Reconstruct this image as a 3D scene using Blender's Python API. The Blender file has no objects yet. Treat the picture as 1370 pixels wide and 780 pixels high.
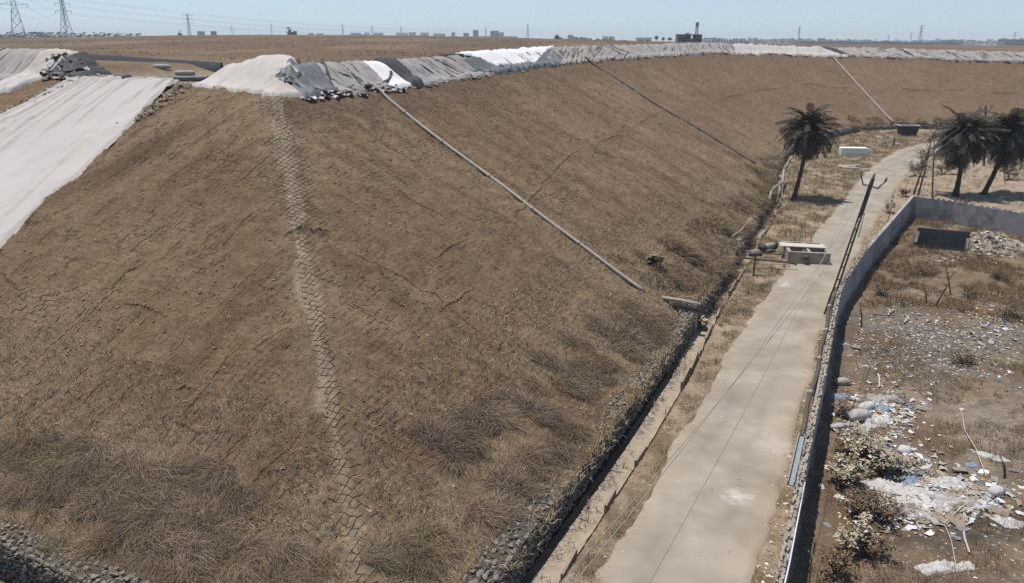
import bpy, bmesh, math, random
import numpy as np
from mathutils import Vector, Matrix

random.seed(7)
rng = np.random.default_rng(7)
scene = bpy.context.scene
COL = scene.collection

# ------------------------------------------------------------------ camera
CAM_H, FPX, CX, CY, HOR, ROLL = 16.0, 1052.0, 685.0, 390.0, 50.0, 0.005
_p = math.atan((CY - HOR) / FPX)
_r0 = np.array([1, 0, 0.]); _u0 = np.array([0, math.sin(_p), math.cos(_p)])
FW = np.array([0, math.cos(_p), -math.sin(_p)])
RT = _r0 * math.cos(ROLL) + _u0 * math.sin(ROLL)
UP = _u0 * math.cos(ROLL) - _r0 * math.sin(ROLL)
CAMP = np.array([0, 0, CAM_H])
cam_d = bpy.data.cameras.new('camera'); cam = bpy.data.objects.new('camera', cam_d); COL.objects.link(cam)
cam.matrix_world = Matrix(((RT[0], UP[0], -FW[0], 0), (RT[1], UP[1], -FW[1], 0), (RT[2], UP[2], -FW[2], CAM_H), (0, 0, 0, 1)))
cam_d.sensor_fit = 'HORIZONTAL'; cam_d.angle = 2 * math.atan(685.0 / FPX)
cam_d.clip_start = 0.1; cam_d.clip_end = 30000
scene.camera = cam

# ------------------------------------------------------------------ light
SUN_EL = math.radians(75)
LH = np.array([0.80, -0.60]); LH /= np.linalg.norm(LH)            # plan direction in which the light travels
w = bpy.data.worlds.new('World'); scene.world = w; w.use_nodes = True
nt = w.node_tree; bg = nt.nodes['Background']
sky = nt.nodes.new('ShaderNodeTexSky'); sky.sky_type = 'NISHITA'; sky.sun_disc = False
sky.sun_elevation = SUN_EL; sky.sun_rotation = math.atan2(-LH[0], -LH[1])
sky.air_density = 1.0; sky.dust_density = 1.0; sky.ozone_density = 1.9
_tc = nt.nodes.new('ShaderNodeTexCoord'); _ml = nt.nodes.new('ShaderNodeVectorMath'); _ml.operation = 'MULTIPLY_ADD'
_ml.inputs[1].default_value = (1, 1, .75); _ml.inputs[2].default_value = (0, 0, .07)                     # a hazeless upper-air tone down to the horizon
nt.links.new(_tc.outputs['Generated'], _ml.inputs[0]); nt.links.new(_ml.outputs[0], sky.inputs[0])
nt.links.new(sky.outputs[0], bg.inputs[0]); bg.inputs[1].default_value = 0.128
sd = bpy.data.lights.new('sun', 'SUN'); sd.energy = 4.7; sd.angle = math.radians(0.55); sd.color = (1.0, 0.94, 0.86)
so = bpy.data.objects.new('sun', sd); COL.objects.link(so); so.location = (-60, 40, 120)
so.rotation_euler = Vector((LH[0] * math.cos(SUN_EL), LH[1] * math.cos(SUN_EL), -math.sin(SUN_EL))).to_track_quat('-Z', 'Y').to_euler()
scene.view_settings.view_transform = 'Standard'; scene.view_settings.look = 'None'
scene.view_settings.gamma = 1; scene.view_settings.exposure = 0.15
scene.cycles.use_denoising = False; scene.cycles.volume_bounces = 0; scene.cycles.max_bounces = 6; scene.cycles.transparent_max_bounces = 6

# ------------------------------------------------------------------ geometry of the place
FC = np.array([-2.5, 14.2]); E1 = np.array([.45, .893]); E2 = np.array([.893, -.45])
def sr2xy(s, r):
    return FC[0] + E1[0] * s + E2[0] * r, FC[1] + E1[1] * s + E2[1] * r
def xy2sr(x, y):
    dx, dy = x - FC[0], y - FC[1]
    return dx * E1[0] + dy * E1[1], dx * E2[0] + dy * E2[1]
def ray(u, v): return RT * (u - CX) / FPX - UP * (v - CY) / FPX + FW
def P(u, v, z=0.0):
    d = ray(u, v); return CAMP + d * ((z - CAM_H) / d[2])
def PY(u, v, Y):
    d = ray(u, v); return CAMP + d * (Y / d[1])
def proj(x, y, z):
    a = np.stack([x, y, z - CAM_H], -1); d = a @ FW
    return CX + FPX * (a @ RT) / d, CY - FPX * (a @ UP) / d

def sstep(a, b, x):
    t = np.clip((x - a) / (b - a), 0, 1); return t * t * (3 - 2 * t)

_perm = np.random.default_rng(3).permutation(4096); _g = np.random.default_rng(4).uniform(0, 2 * math.pi, 4096)
def perlin(x, y, seed=0):
    x = np.asarray(x, float) + seed * 37.17; y = np.asarray(y, float) + seed * 91.31
    xi = np.floor(x).astype(int); yi = np.floor(y).astype(int); fx, fy = x - xi, y - yi
    def gr(ix, iy, ax, ay):
        a = _g[_perm[(_perm[ix & 4095] + iy) & 4095]]; return np.cos(a) * ax + np.sin(a) * ay
    u = fx * fx * fx * (fx * (fx * 6 - 15) + 10); v = fy * fy * fy * (fy * (fy * 6 - 15) + 10)
    a = gr(xi, yi, fx, fy); b = gr(xi + 1, yi, fx - 1, fy); c = gr(xi, yi + 1, fx, fy - 1); d = gr(xi + 1, yi + 1, fx - 1, fy - 1)
    return ((a + (b - a) * u) * (1 - v) + (c + (d - c) * u) * v) * 1.5
def fbm(x, y, o=4, seed=0, gain=.5):
    t = 0; a = 1
    for k in range(o):
        t = t + a * perlin(x * 2 ** k, y * 2 ** k, seed + k); a *= gain
    return t

def chaikin(p, n=2):
    p = np.array(p, float)
    for _ in range(n):
        q = [p[0]]
        for a, b in zip(p[:-1], p[1:]): q += [a * .75 + b * .25, a * .25 + b * .75]
        q.append(p[-1]); p = np.array(q)
    return p
# foot of the slope and its crest, in (along, outward) metres from the near corner of the foot
FOOT_B = [(0, -260), (0, -150), (0, -40)]
FOOT_A = [(0, -3), (0, 0), (3, 0), (22, -.3), (32.5, -1.2), (47, -2), (61, -2.7), (75, -3.7), (92, -6.2), (108, -7.5), (124, -7.2), (137, -3.8),
          (148, -.8), (156, 4.5), (162, 17), (175, 34), (215, 72), (300, 150)]
CREST = [(34, -300, 12.4), (33, -200, 12.4), (32, -110, 12.4), (31, -75, 12.4), (32, -52, 12.4), (33, -44, 12.4), (31, -36, 12.4), (28, -30, 12.4), (27, -26.6, 12.4),
         (33, -26.6, 12.4), (36, -26.8, 12.4), (44, -27.7, 12.4), (51, -29, 12.45), (62, -30, 12.7), (75, -31.5, 12.85), (88, -33.5, 13.0),
         (98, -34.5, 13), (114, -35, 13.05), (123, -33.5, 13.1), (136, -31.5, 13.2), (147, -30, 13.4), (157, -25, 13.3),
         (167.4, -18, 13), (177, -9.6, 12.6), (181, 3, 12.45), (187, 16, 12), (197, 29, 11.6), (232, 60, 11.5), (320, 140, 11.5)]
def sr_poly(l):
    l = np.array(l, float); x, y = sr2xy(l[:, 0], l[:, 1]); return np.column_stack([x, y] + ([l[:, 2]] if l.shape[1] > 2 else []))
foot = sr_poly(np.vstack([np.array(FOOT_B, float), chaikin(FOOT_A, 1)]))
crest = sr_poly(chaikin(CREST, 2))
foot_poly = np.vstack([foot, sr_poly([(620, 150), (620, -260)])])
crest_poly = np.vstack([crest[:, :2], sr_poly([(600, 140), (600, -300)])])
def inside(x, y, poly):
    r = np.zeros(x.shape, bool); n = len(poly)
    for i in range(n):
        x0, y0 = poly[i]; x1, y1 = poly[(i + 1) % n]
        if y0 == y1: continue
        c = (y0 > y) != (y1 > y)
        r ^= c & (x < (x1 - x0) * (y - y0) / (y1 - y0) + x0)
    return r
def pdist(x, y, line, val=None):
    best = np.full(x.shape, 1e9); out = np.zeros(x.shape)
    for i in range(len(line) - 1):
        ax, ay = line[i, 0], line[i, 1]; bx, by = line[i + 1, 0] - ax, line[i + 1, 1] - ay
        t = np.clip(((x - ax) * bx + (y - ay) * by) / (bx * bx + by * by), 0, 1)
        d = (x - ax - t * bx) ** 2 + (y - ay - t * by) ** 2
        m = d < best; best[m] = d[m]
        if val is not None: out[m] = (val[i] + t * (val[i + 1] - val[i]))[m]
    return (np.sqrt(best), out) if val is not None else np.sqrt(best)
CL = np.concatenate([[0], np.cumsum(np.hypot(*np.diff(crest[:, :2], axis=0).T))])
_q0 = CL[np.argmin(np.hypot(*(crest[:, :2] - np.array(sr2xy(28.2, -27.2))).T))]
CL = CL - _q0                                                     # 0 at the near crest corner
# road edges and walls in (along, outward)
ROAD_L = np.array([(-14, 2.0), (8.3, 1.9), (17, 1.65), (31, 1.4), (43.5, 1.6), (67, 2.6), (100.8, 3.9), (122.5, 6.6), (134, 10.2), (141, 15), (148, 28), (160, 48)])
ROAD_R = np.array([(-12, 6.3), (10.5, 6.2), (19.3, 6.0), (32, 5.5), (44.5, 5.35), (59.3, 6.2), (93.2, 7.9), (115.3, 10.2), (128, 13.6), (134, 20), (139, 30), (150, 50)])
WALL = np.array([(-14, 7.4), (8.1, 7.2), (15.8, 6.9), (24.9, 6.6), (34, 6.2), (38, 6.15), (47, 6.8), (70.8, 9.4)])
FARW = np.array([(70.8, 9.4), (69.6, 12.8), (66.2, 18.4), (62, 26)])
WH = 2.0
def edge_r(E_, s): return np.interp(s, E_[:, 0], E_[:, 1])

def base_h(x, y):
    """height of the land without small relief; also inside distances"""
    x = np.asarray(x, float); y = np.asarray(y, float)
    inf = inside(x, y, foot_poly); inc = inside(x, y, crest_poly)
    df = pdist(x, y, foot); dc, q = pdist(x, y, crest, CL)
    zc = np.interp(q, CL, crest[:, 2])
    de = np.maximum(df - 1.0, 0)
    t = de / (de + dc + 1e-6)
    s_, r_ = xy2sr(x, y)
    fz = .92 + .22 * fbm(s_ * .28 + r_ * .28, 0 * s_ + 3.3, 2, 15) - .22 * np.exp(-((s_ - 5) / 3) ** 2) - .2 * np.exp(-((s_ - 30) / 2.5) ** 2)
    slope = fz + (zc - fz) * t
    s, r = xy2sr(x, y)
    cut = sstep(-32, -28.5, q) * (1 - sstep(-17, -14, q))            # the opening beside the corner
    cut = np.maximum(cut, 0)
    berm = ((1.55 + .55 * (1 - sstep(-34, -30, q)) + .62 * np.exp(-((q + 7.5) / 4.2) ** 2) - .25 * np.exp(-((q + 14) / 2.5) ** 2)) * sstep(0, 3.2, dc) - 1.1 * sstep(3.6, 8, dc)) * (1 - cut)
    dome = 12.75 + 4.1 * np.exp(-((x + 85) / 175) ** 2 - ((y - 385) / 205) ** 2)
    k = sstep(6, 45, dc)
    top = (zc + berm) * (1 - k) + dome * k
    z = np.where(inc, top, slope)
    # outside: channel at the foot, verge, road bed, yard
    g = 0.02 + 0 * x
    g = np.where((df < .95) & (s > -8) & (s < 160), -.42, g)
    rl, rr = edge_r(ROAD_L, s), edge_r(ROAD_R, s)
    onroad = (r > rl + .12) & (r < rr - .12) & (s < 134) & (s > -14)
    g = np.where(onroad, -.09, g)
    z = np.where(inf, z, g)
    return z, dict(df=df, dc=dc, q=q, inf=inf, inc=inc, s=s, r=r, t=t, onroad=onroad)

PIT = np.array(P(1260, 321, .4)[:2]); HEAP = np.array(P(1312, 330, 0)[:2])
def land(x, y, info=False):
    x = np.asarray(x, float); y = np.asarray(y, float)
    z, I = base_h(x, y)
    s, r = I['s'], I['r']
    sl = I['inf'] & ~I['inc']
    amp = np.where(I['inf'], 1.0, 0.0) * sstep(1.0, 2.6, I['df'])
    # slope relief: broad undulation, downslope rills, lumps
    onA = (-r) < s
    along = np.where(onA, s, -r); down = np.where(onA, -r, s)
    rel = .22 * fbm(x * .12, y * .12, 3, 1) + .10 * fbm(along * .55, down * .13, 3, 5) + .085 * fbm(x * 1.1, y * 1.1, 4, 9, .66)
    near = 1 - sstep(60, 140, np.hypot(x, y))
    seam = np.abs(((along + .35 * fbm(x * .15, y * .15, 2, 620)) / 3.1) % 1 - .5) * 3.1
    rel = rel - .085 * np.exp(-(seam / .17) ** 2) * sstep(-.15, .35, fbm(x * .35, y * .35, 2, 630)) - .05 * np.exp(-((seam - 1.0) / .3) ** 2) * sstep(.0, .4, fbm(x * .5, y * .5, 2, 633))
    rel = rel + .045 * near * np.abs(fbm(x * 2.6, y * 2.6, 3, 13, .6))
    z = z + np.where(sl, rel, 0) * amp
    z = z + np.where(I['inc'], .10 * fbm(x * .3, y * .3, 4, 21), 0)
    rr = edge_r(ROAD_R, s)
    yard = ~I['inf'] & ((r > edge_r(WALL, s) + .1) & (s < 72) | (s >= 72) & (r > rr))
    verge = ~I['inf'] & ~I['onroad'] & ~yard & (I['df'] > .95)
    z = z + np.where(verge, .05 * fbm(x * .9, y * .9, 4, 31) + .03, 0)
    yz = .16 * fbm(x * .25, y * .25, 3, 41) + .07 * fbm(x * 1.3, y * 1.3, 4, 44, .6)
    d = np.hypot((x - HEAP[0]) / 2.8, (y - HEAP[1]) / 2.6); yz = yz + np.exp(-d * d) * (1.1 + .5 * fbm(x * .9, y * .9, 4, 47))
    d = np.maximum(np.abs((x - PIT[0]) * .87 - (y - PIT[1]) * .49) / 1.9, np.abs((x - PIT[0]) * .49 + (y - PIT[1]) * .87) / 2.3)
    yz = yz * sstep(1.0, 1.5, d) - 2.2 * (1 - sstep(.93, 1.02, d)) + .25 * np.exp(-((d - 1.25) / .22) ** 2)
    z = z + np.where(yard, yz, 0)
    if info:
        I['yard'] = yard; I['verge'] = verge; I['sl'] = sl; I['along'] = along; I['down'] = down; I['onA'] = onA
        return z, I
    return z
def hit(u, v, t0=14., t1=420.):
    d = ray(u, v); t = t0 * (t1 / t0) ** np.linspace(0, 1, 1500); q = CAMP[None] + d[None] * t[:, None]
    b = q[:, 2] - land(q[:, 0], q[:, 1]); i = np.argmax(b < 0)
    if not (b < 0).any(): i = len(t) - 1
    k = b[i - 1] / (b[i - 1] - b[i] + 1e-9); return q[i - 1] + (q[i] - q[i - 1]) * k
def up(x, y, dz=0.): return np.array([x, y, float(land(np.array([x]), np.array([y]))[0]) + dz])

# ------------------------------------------------------------------ materials
def nd(t, k, **kw):
    n = t.nodes.new(k)
    for a, b in kw.items(): setattr(n, a, b)
    return n
def material(name, col, col2=None, scale=3., rough=.9, bump=.3, bscale=20., detail=6, spec=.25, metal=0, attr=None, bdist=.05, c3=None, scale3=.4, f3=.5):
    m = bpy.data.materials.new(name); m.use_nodes = True; t = m.node_tree; L = t.links.new
    b = t.nodes['Principled BSDF']; b.inputs['Roughness'].default_value = rough; b.inputs['Metallic'].default_value = metal
    b.inputs['Specular IOR Level'].default_value = spec
    tc = nd(t, 'ShaderNodeTexCoord'); n = nd(t, 'ShaderNodeTexNoise'); n.inputs['Scale'].default_value = scale; n.inputs['Detail'].default_value = detail; n.inputs['Roughness'].default_value = .65
    L(tc.outputs['Object'], n.inputs['Vector'])
    c2 = col2 or tuple(c * .7 for c in col)
    mx = nd(t, 'ShaderNodeMix', data_type='RGBA'); mp = nd(t, 'ShaderNodeMapRange'); mp.inputs['From Min'].default_value = .32; mp.inputs['From Max'].default_value = .68
    L(n.outputs['Fac'], mp.inputs['Value']); L(mp.outputs[0], mx.inputs['Factor'])
    mx.inputs['A'].default_value = (*col, 1); mx.inputs['B'].default_value = (*c2, 1)
    out = mx.outputs['Result']
    if c3:
        n3 = nd(t, 'ShaderNodeTexNoise'); n3.inputs['Scale'].default_value = scale3; n3.inputs['Detail'].default_value = 7; n3.inputs['Roughness'].default_value = .6; L(tc.outputs['Object'], n3.inputs['Vector'])
        m3 = nd(t, 'ShaderNodeMapRange'); m3.inputs['From Min'].default_value = .5; m3.inputs['From Max'].default_value = .66; m3.inputs['To Max'].default_value = f3; L(n3.outputs['Fac'], m3.inputs['Value'])
        x3 = nd(t, 'ShaderNodeMix', data_type='RGBA'); L(m3.outputs[0], x3.inputs['Factor']); L(out, x3.inputs['A']); x3.inputs['B'].default_value = (*c3, 1); out = x3.outputs['Result']
    if attr:
        a = nd(t, 'ShaderNodeAttribute', attribute_name=attr); m2 = nd(t, 'ShaderNodeMix', data_type='RGBA', blend_type='MULTIPLY'); m2.inputs['Factor'].default_value = 1
        L(out, m2.inputs['A']); L(a.outputs['Color'], m2.inputs['B']); out = m2.outputs['Result']
    L(out, b.inputs['Base Color'])
    if bump:
        bn = nd(t, 'ShaderNodeTexNoise'); bn.inputs['Scale'].default_value = bscale; bn.inputs['Detail'].default_value = 5; L(tc.outputs['Object'], bn.inputs['Vector'])
        bp = nd(t, 'ShaderNodeBump'); bp.inputs['Strength'].default_value = bump; bp.inputs['Distance'].default_value = bdist; L(bn.outputs['Fac'], bp.inputs['Height']); L(bp.outputs[0], b.inputs['Normal'])
    return m
def attr_material(name, rough=.95, two=False, spec=.15):
    m = bpy.data.materials.new(name); m.use_nodes = True; t = m.node_tree; b = t.nodes['Principled BSDF']
    a = nd(t, 'ShaderNodeAttribute', attribute_name='Col'); t.links.new(a.outputs['Color'], b.inputs['Base Color'])
    b.inputs['Roughness'].default_value = rough; b.inputs['Specular IOR Level'].default_value = spec
    return m
def land_material(name, bumps=((3.2, .10), (11, .05), (38, .022)), fine=.5, strength=.9, imprint=False):
    """soil: base colour from the mesh's own colour attribute, broken up by procedural noise, with layered relief"""
    m = bpy.data.materials.new(name); m.use_nodes = True; t = m.node_tree; L = t.links.new; b = t.nodes['Principled BSDF']
    b.inputs['Roughness'].default_value = .96; b.inputs['Specular IOR Level'].default_value = .1
    tc = nd(t, 'ShaderNodeTexCoord'); a = nd(t, 'ShaderNodeAttribute', attribute_name='Col'); out = a.outputs['Color']
    for sc, f, dk in ((1.3, .55, .62), (6., .6, .55), (26., .7, .5)):
        n = nd(t, 'ShaderNodeTexNoise'); n.inputs['Scale'].default_value = sc; n.inputs['Detail'].default_value = 7; n.inputs['Roughness'].default_value = .7; L(tc.outputs['Object'], n.inputs['Vector'])
        mp = nd(t, 'ShaderNodeMapRange'); mp.inputs['From Min'].default_value = .34; mp.inputs['From Max'].default_value = .66; mp.inputs['To Min'].default_value = 1 - (1 - dk) * f; mp.inputs['To Max'].default_value = 1 + (1 - dk) * f * .75
        L(n.outputs['Fac'], mp.inputs['Value'])
        mx = nd(t, 'ShaderNodeMix', data_type='RGBA', blend_type='MULTIPLY'); mx.inputs['Factor'].default_value = 1; L(out, mx.inputs['A']); L(mp.outputs[0], mx.inputs['B']); out = mx.outputs['Result']
    L(out, b.inputs['Base Color'])
    prev = None
    for sc, dist in bumps:
        n = nd(t, 'ShaderNodeTexNoise'); n.inputs['Scale'].default_value = sc; n.inputs['Detail'].default_value = 8; n.inputs['Roughness'].default_value = .68; L(tc.outputs['Object'], n.inputs['Vector'])
        bp = nd(t, 'ShaderNodeBump'); bp.inputs['Strength'].default_value = strength; bp.inputs['Distance'].default_value = dist; L(n.outputs['Fac'], bp.inputs['Height'])
        if prev: L(prev.outputs[0], bp.inputs['Normal'])
        prev = bp
    if imprint:                                                       # rows of filled cells pressed into the soil
        mp = nd(t, 'ShaderNodeMapping', vector_type='TEXTURE'); mp.inputs['Rotation'].default_value = (0, 0, math.atan2(E1[1], E1[0])); L(tc.outputs['Object'], mp.inputs['Vector'])
        mk = nd(t, 'ShaderNodeTexNoise'); mk.inputs['Scale'].default_value = .35; mk.inputs['Detail'].default_value = 4; L(tc.outputs['Object'], mk.inputs['Vector'])
        mr = nd(t, 'ShaderNodeMapRange'); mr.inputs['From Min'].default_value = .38; mr.inputs['From Max'].default_value = .62; L(mk.outputs['Fac'], mr.inputs['Value'])
        for ax in ('X', 'Y'):
            wv = nd(t, 'ShaderNodeTexWave', bands_direction=ax); wv.inputs['Scale'].default_value = 3.1415 * 2 / (20 * .29) * 1.0; wv.inputs['Distortion'].default_value = 2.6; wv.inputs['Detail'].default_value = 3; wv.inputs['Detail Scale'].default_value = 2.5; L(mp.outputs[0], wv.inputs['Vector'])
            ml = nd(t, 'ShaderNodeMath', operation='MULTIPLY'); L(wv.outputs['Fac'], ml.inputs[0]); L(mr.outputs[0], ml.inputs[1])
            bp = nd(t, 'ShaderNodeBump'); bp.inputs['Strength'].default_value = .8; bp.inputs['Distance'].default_value = .035; L(ml.outputs[0], bp.inputs['Height']); L(prev.outputs[0], bp.inputs['Normal']); prev = bp
    if prev: L(prev.outputs[0], b.inputs['Normal'])
    return m
M = {}
M['soil'] = land_material('slope_soil', ((3.2, .13), (11, .075), (34, .035)), strength=1.0, imprint=True); M['yard'] = land_material('yard_soil'); M['plateau'] = land_material('plateau_soil', ((.8, .25), (4, .1)))
M['blade'] = attr_material('dry_blades'); M['scrap'] = attr_material('scraps', .7, spec=.3)
M['road'] = None
M['geo'] = material('geocell_plastic', (.045, .035, .025), (.08, .064, .048), 8, .8, .1)
M['concrete'] = material('concrete', (.38, .335, .28), (.27, .235, .19), 4, .92, .35, 30, c3=(.17, .155, .135), scale3=1.1, f3=.6)
M['wallc'] = material('wall_render', (.33, .315, .30), (.24, .23, .22), 1.2, .94, .4, 18, c3=(.13, .12, .11), scale3=.6, f3=.8)
M['pitc'] = material('shade_dark_concrete', (.13, .122, .112), (.08, .075, .07), 1.5, .95, .4, 18)  # pit concrete: shade of the inner walls put into a dark base colour
M['kerb'] = material('soiled_concrete', (.29, .245, .19), (.20, .165, .125), 3, .95, .5, 25)
M['drain'] = material('sandy_concrete', (.33, .275, .21), (.24, .2, .148), 2.5, .95, .4, 25)
M['wallcap'] = material('wall_cap_stone', (.36, .31, .25), (.20, .165, .13), 9, .95, .5, 35, bdist=.03)
M['stone'] = material('gabion_stone', (.25, .215, .172), (.155, .132, .104), 5, .9, .5, 22, bdist=.03)
M['stone2'] = material('gabion_stone_warm', (.25, .22, .185), (.16, .14, .118), 5, .9, .5, 22, bdist=.03)
M['dark'] = material('gabion_core', (.10, .085, .068), (.06, .05, .042), 5, .95, .4, 12)
M['geotex_grey'] = material('grey_geotextile', (.32, .297, .275), (.245, .227, .21), 1.4, .85, .35, 7, bdist=.04, c3=(.17, .15, .13), scale3=.5, f3=.7)
M['geotex_white'] = material('white_geotextile', (.46, .43, .395), (.38, .35, .315), 1.0, .85, .3, 7, bdist=.04, c3=(.32, .265, .2), scale3=.3, f3=.55)
M['geotex_bright'] = material('bright_geotextile', (.70, .69, .68), (.60, .59, .575), 1.0, .8, .2, 4, bdist=.04, c3=(.5, .47, .43), scale3=.6, f3=.3)
M['geotex_big'] = material('pale_cover_sheet', (.40, .372, .345), (.36, .334, .308), .7, .85, .12, 3, bdist=.03, c3=(.31, .285, .26), scale3=.22, f3=.4)
M['liner'] = material('black_liner', (.030, .031, .033), (.06, .062, .065), 3, .7, .3, 6, spec=.25, bdist=.05)
M['liner_grey'] = material('dusty_liner', (.135, .14, .15), (.075, .078, .085), 4, .6, .4, 8, spec=.35, bdist=.05)
M['pipe'] = material('grey_pipe', (.34, .30, .255), (.24, .21, .175), 3, .6, .1, 20)
M['pipe_dark'] = material('dark_pipe', (.10, .085, .07), (.06, .05, .04), 3, .6, .1, 20)
M['steel'] = material('weathered_steel', (.11, .09, .07), (.065, .052, .04), 6, .75, .2, 30, metal=.1)
M['galv'] = material('galvanised_steel', (.30, .31, .32), (.2, .21, .22), 5, .55, .1, 20, metal=.5)
M['blue_pipe'] = material('pale_blue_pipe', (.27, .29, .315), (.20, .215, .23), 5, .5, .1, 20)
M['porcelain'] = material('insulator', (.11, .07, .05), (.07, .05, .04), 9, .35, 0)
M['wire'] = material('aluminium_wire', (.27, .245, .21), (.22, .2, .17), 5, .6, 0)
M['trunk'] = material('palm_trunk', (.075, .06, .047), (.035, .028, .022), 9, .95, .8, 14, bdist=.06)
M['frond'] = material('palm_leaf', (.072, .069, .052), (.040, .039, .030), 5, .75, .1, 20, spec=.15)
M['frond_dry'] = material('dry_palm_leaf', (.105, .088, .062), (.06, .05, .037), 5, .8, .1, 20)
M['wood'] = material('dead_wood', (.13, .10, .075), (.07, .053, .04), 7, .9, .3, 30)
M['white_paint'] = material('limewashed_concrete', (.74, .72, .68), (.62, .59, .54), 3, .85, .2, 25)
M['plank'] = material('pale_plank', (.50, .45, .385), (.40, .36, .30), 6, .85, .2, 40)
M['skip'] = material('dark_metal', (.03, .031, .034), (.05, .047, .042), 4, .6, .2, 12, metal=.3)
M['far_house'] = material('far_plaster', (.40, .39, .38), (.30, .29, .28), .1, .9, 0)
M['far_house2'] = material('far_plaster_dark', (.17, .165, .165), (.13, .125, .125), .1, .9, 0)
M['far_white'] = material('far_plaster_white', (.62, .61, .60), (.55, .54, .53), .1, .9, 0)
M['pane'] = material('far_window', (.03, .032, .036), (.045, .05, .055), 1, .3, 0, spec=.5)
M['brickruin'] = material('grey_block', (.16, .15, .145), (.11, .10, .095), .6, .95, .4, 3, bdist=.1)
M['sack'] = material('sack_plastic', (.38, .36, .335), (.28, .265, .245), 5, .75, .4, 12, bdist=.03)
M['sack_white'] = material('white_sack', (.45, .44, .42), (.33, .32, .305), 5, .7, .4, 12, bdist=.03)
M['film'] = material('white_film', (.52, .505, .48), (.30, .288, .27), 5, .6, .8, 14, bdist=.05, spec=.4)
M['film_blue'] = material('blue_film', (.12, .16, .23), (.2, .23, .28), 4, .5, .5, 9, bdist=.05, spec=.4)
M['card'] = material('cardboard', (.27, .22, .165), (.2, .16, .118), 4, .9, .3, 20)
M['ash'] = material('ash', (.07, .066, .062), (.045, .042, .04), 4, .95, .4, 20)
M['far_plain'] = material('far_plain_soil', (.14, .12, .095), (.10, .088, .068), .004, .98, 0, c3=(.06, .062, .045), scale3=.006, f3=.8)
M['far_tree'] = material('far_foliage', (.055, .062, .045), (.035, .04, .03), .3, .9, 0)
M['bush'] = material('bush_leaf', (.13, .115, .075), (.085, .078, .05), 6, .85, 0)
M['water'] = material('dark_liner_far', (.05, .054, .06), (.07, .075, .08), .02, .5, 0)

# ------------------------------------------------------------------ mesh helpers
def mesh_of(name, V, Fc, mat, smooth=False, col=None):
    me = bpy.data.meshes.new(name)
    V = np.asarray(V, np.float32)
    if isinstance(Fc, np.ndarray):
        n, k = Fc.shape
        me.vertices.add(len(V)); me.vertices.foreach_set('co', V.ravel())
        me.loops.add(n * k); me.loops.foreach_set('vertex_index', Fc.astype(np.int32).ravel())
        me.polygons.add(n); me.polygons.foreach_set('loop_start', np.arange(0, n * k, k, dtype=np.int32)); me.polygons.foreach_set('loop_total', np.full(n, k, np.int32))
        me.update(calc_edges=True)
    else:
        me.from_pydata([tuple(map(float, v)) for v in V], [], Fc)
    if mat: me.materials.append(mat)
    if smooth: me.polygons.foreach_set('use_smooth', np.ones(len(me.polygons), bool))
    if col is not None:
        a = me.color_attributes.new('Col', 'FLOAT_COLOR', 'POINT')
        c = np.ones((len(V), 4), np.float32); c[:, :3] = col; a.data.foreach_set('color', c.ravel())
    me.update(); return me
def put(name, me, parent=None, loc=None, rot=None, scl=None):
    o = bpy.data.objects.new(name, me); COL.objects.link(o)
    if parent: o.parent = parent
    if loc is not None: o.location = tuple(float(c) for c in loc)
    if rot is not None: o.rotation_euler = rot
    if scl is not None: o.scale = scl if hasattr(scl, '__len__') else (scl,) * 3
    return o
def tag(o, label=None, cat=None, group=None, kind=None):
    if label: o['label'] = label
    if cat: o['category'] = cat
    if group: o['group'] = group
    if kind: o['kind'] = kind
    return o
def empty(name, loc, rz=0, label=None, cat=None, group=None):
    o = bpy.data.objects.new(name, None); COL.objects.link(o); o.location = tuple(float(c) for c in loc); o.rotation_euler = (0, 0, rz)
    o.empty_display_size = .2
    return tag(o, label, cat, group)
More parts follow.
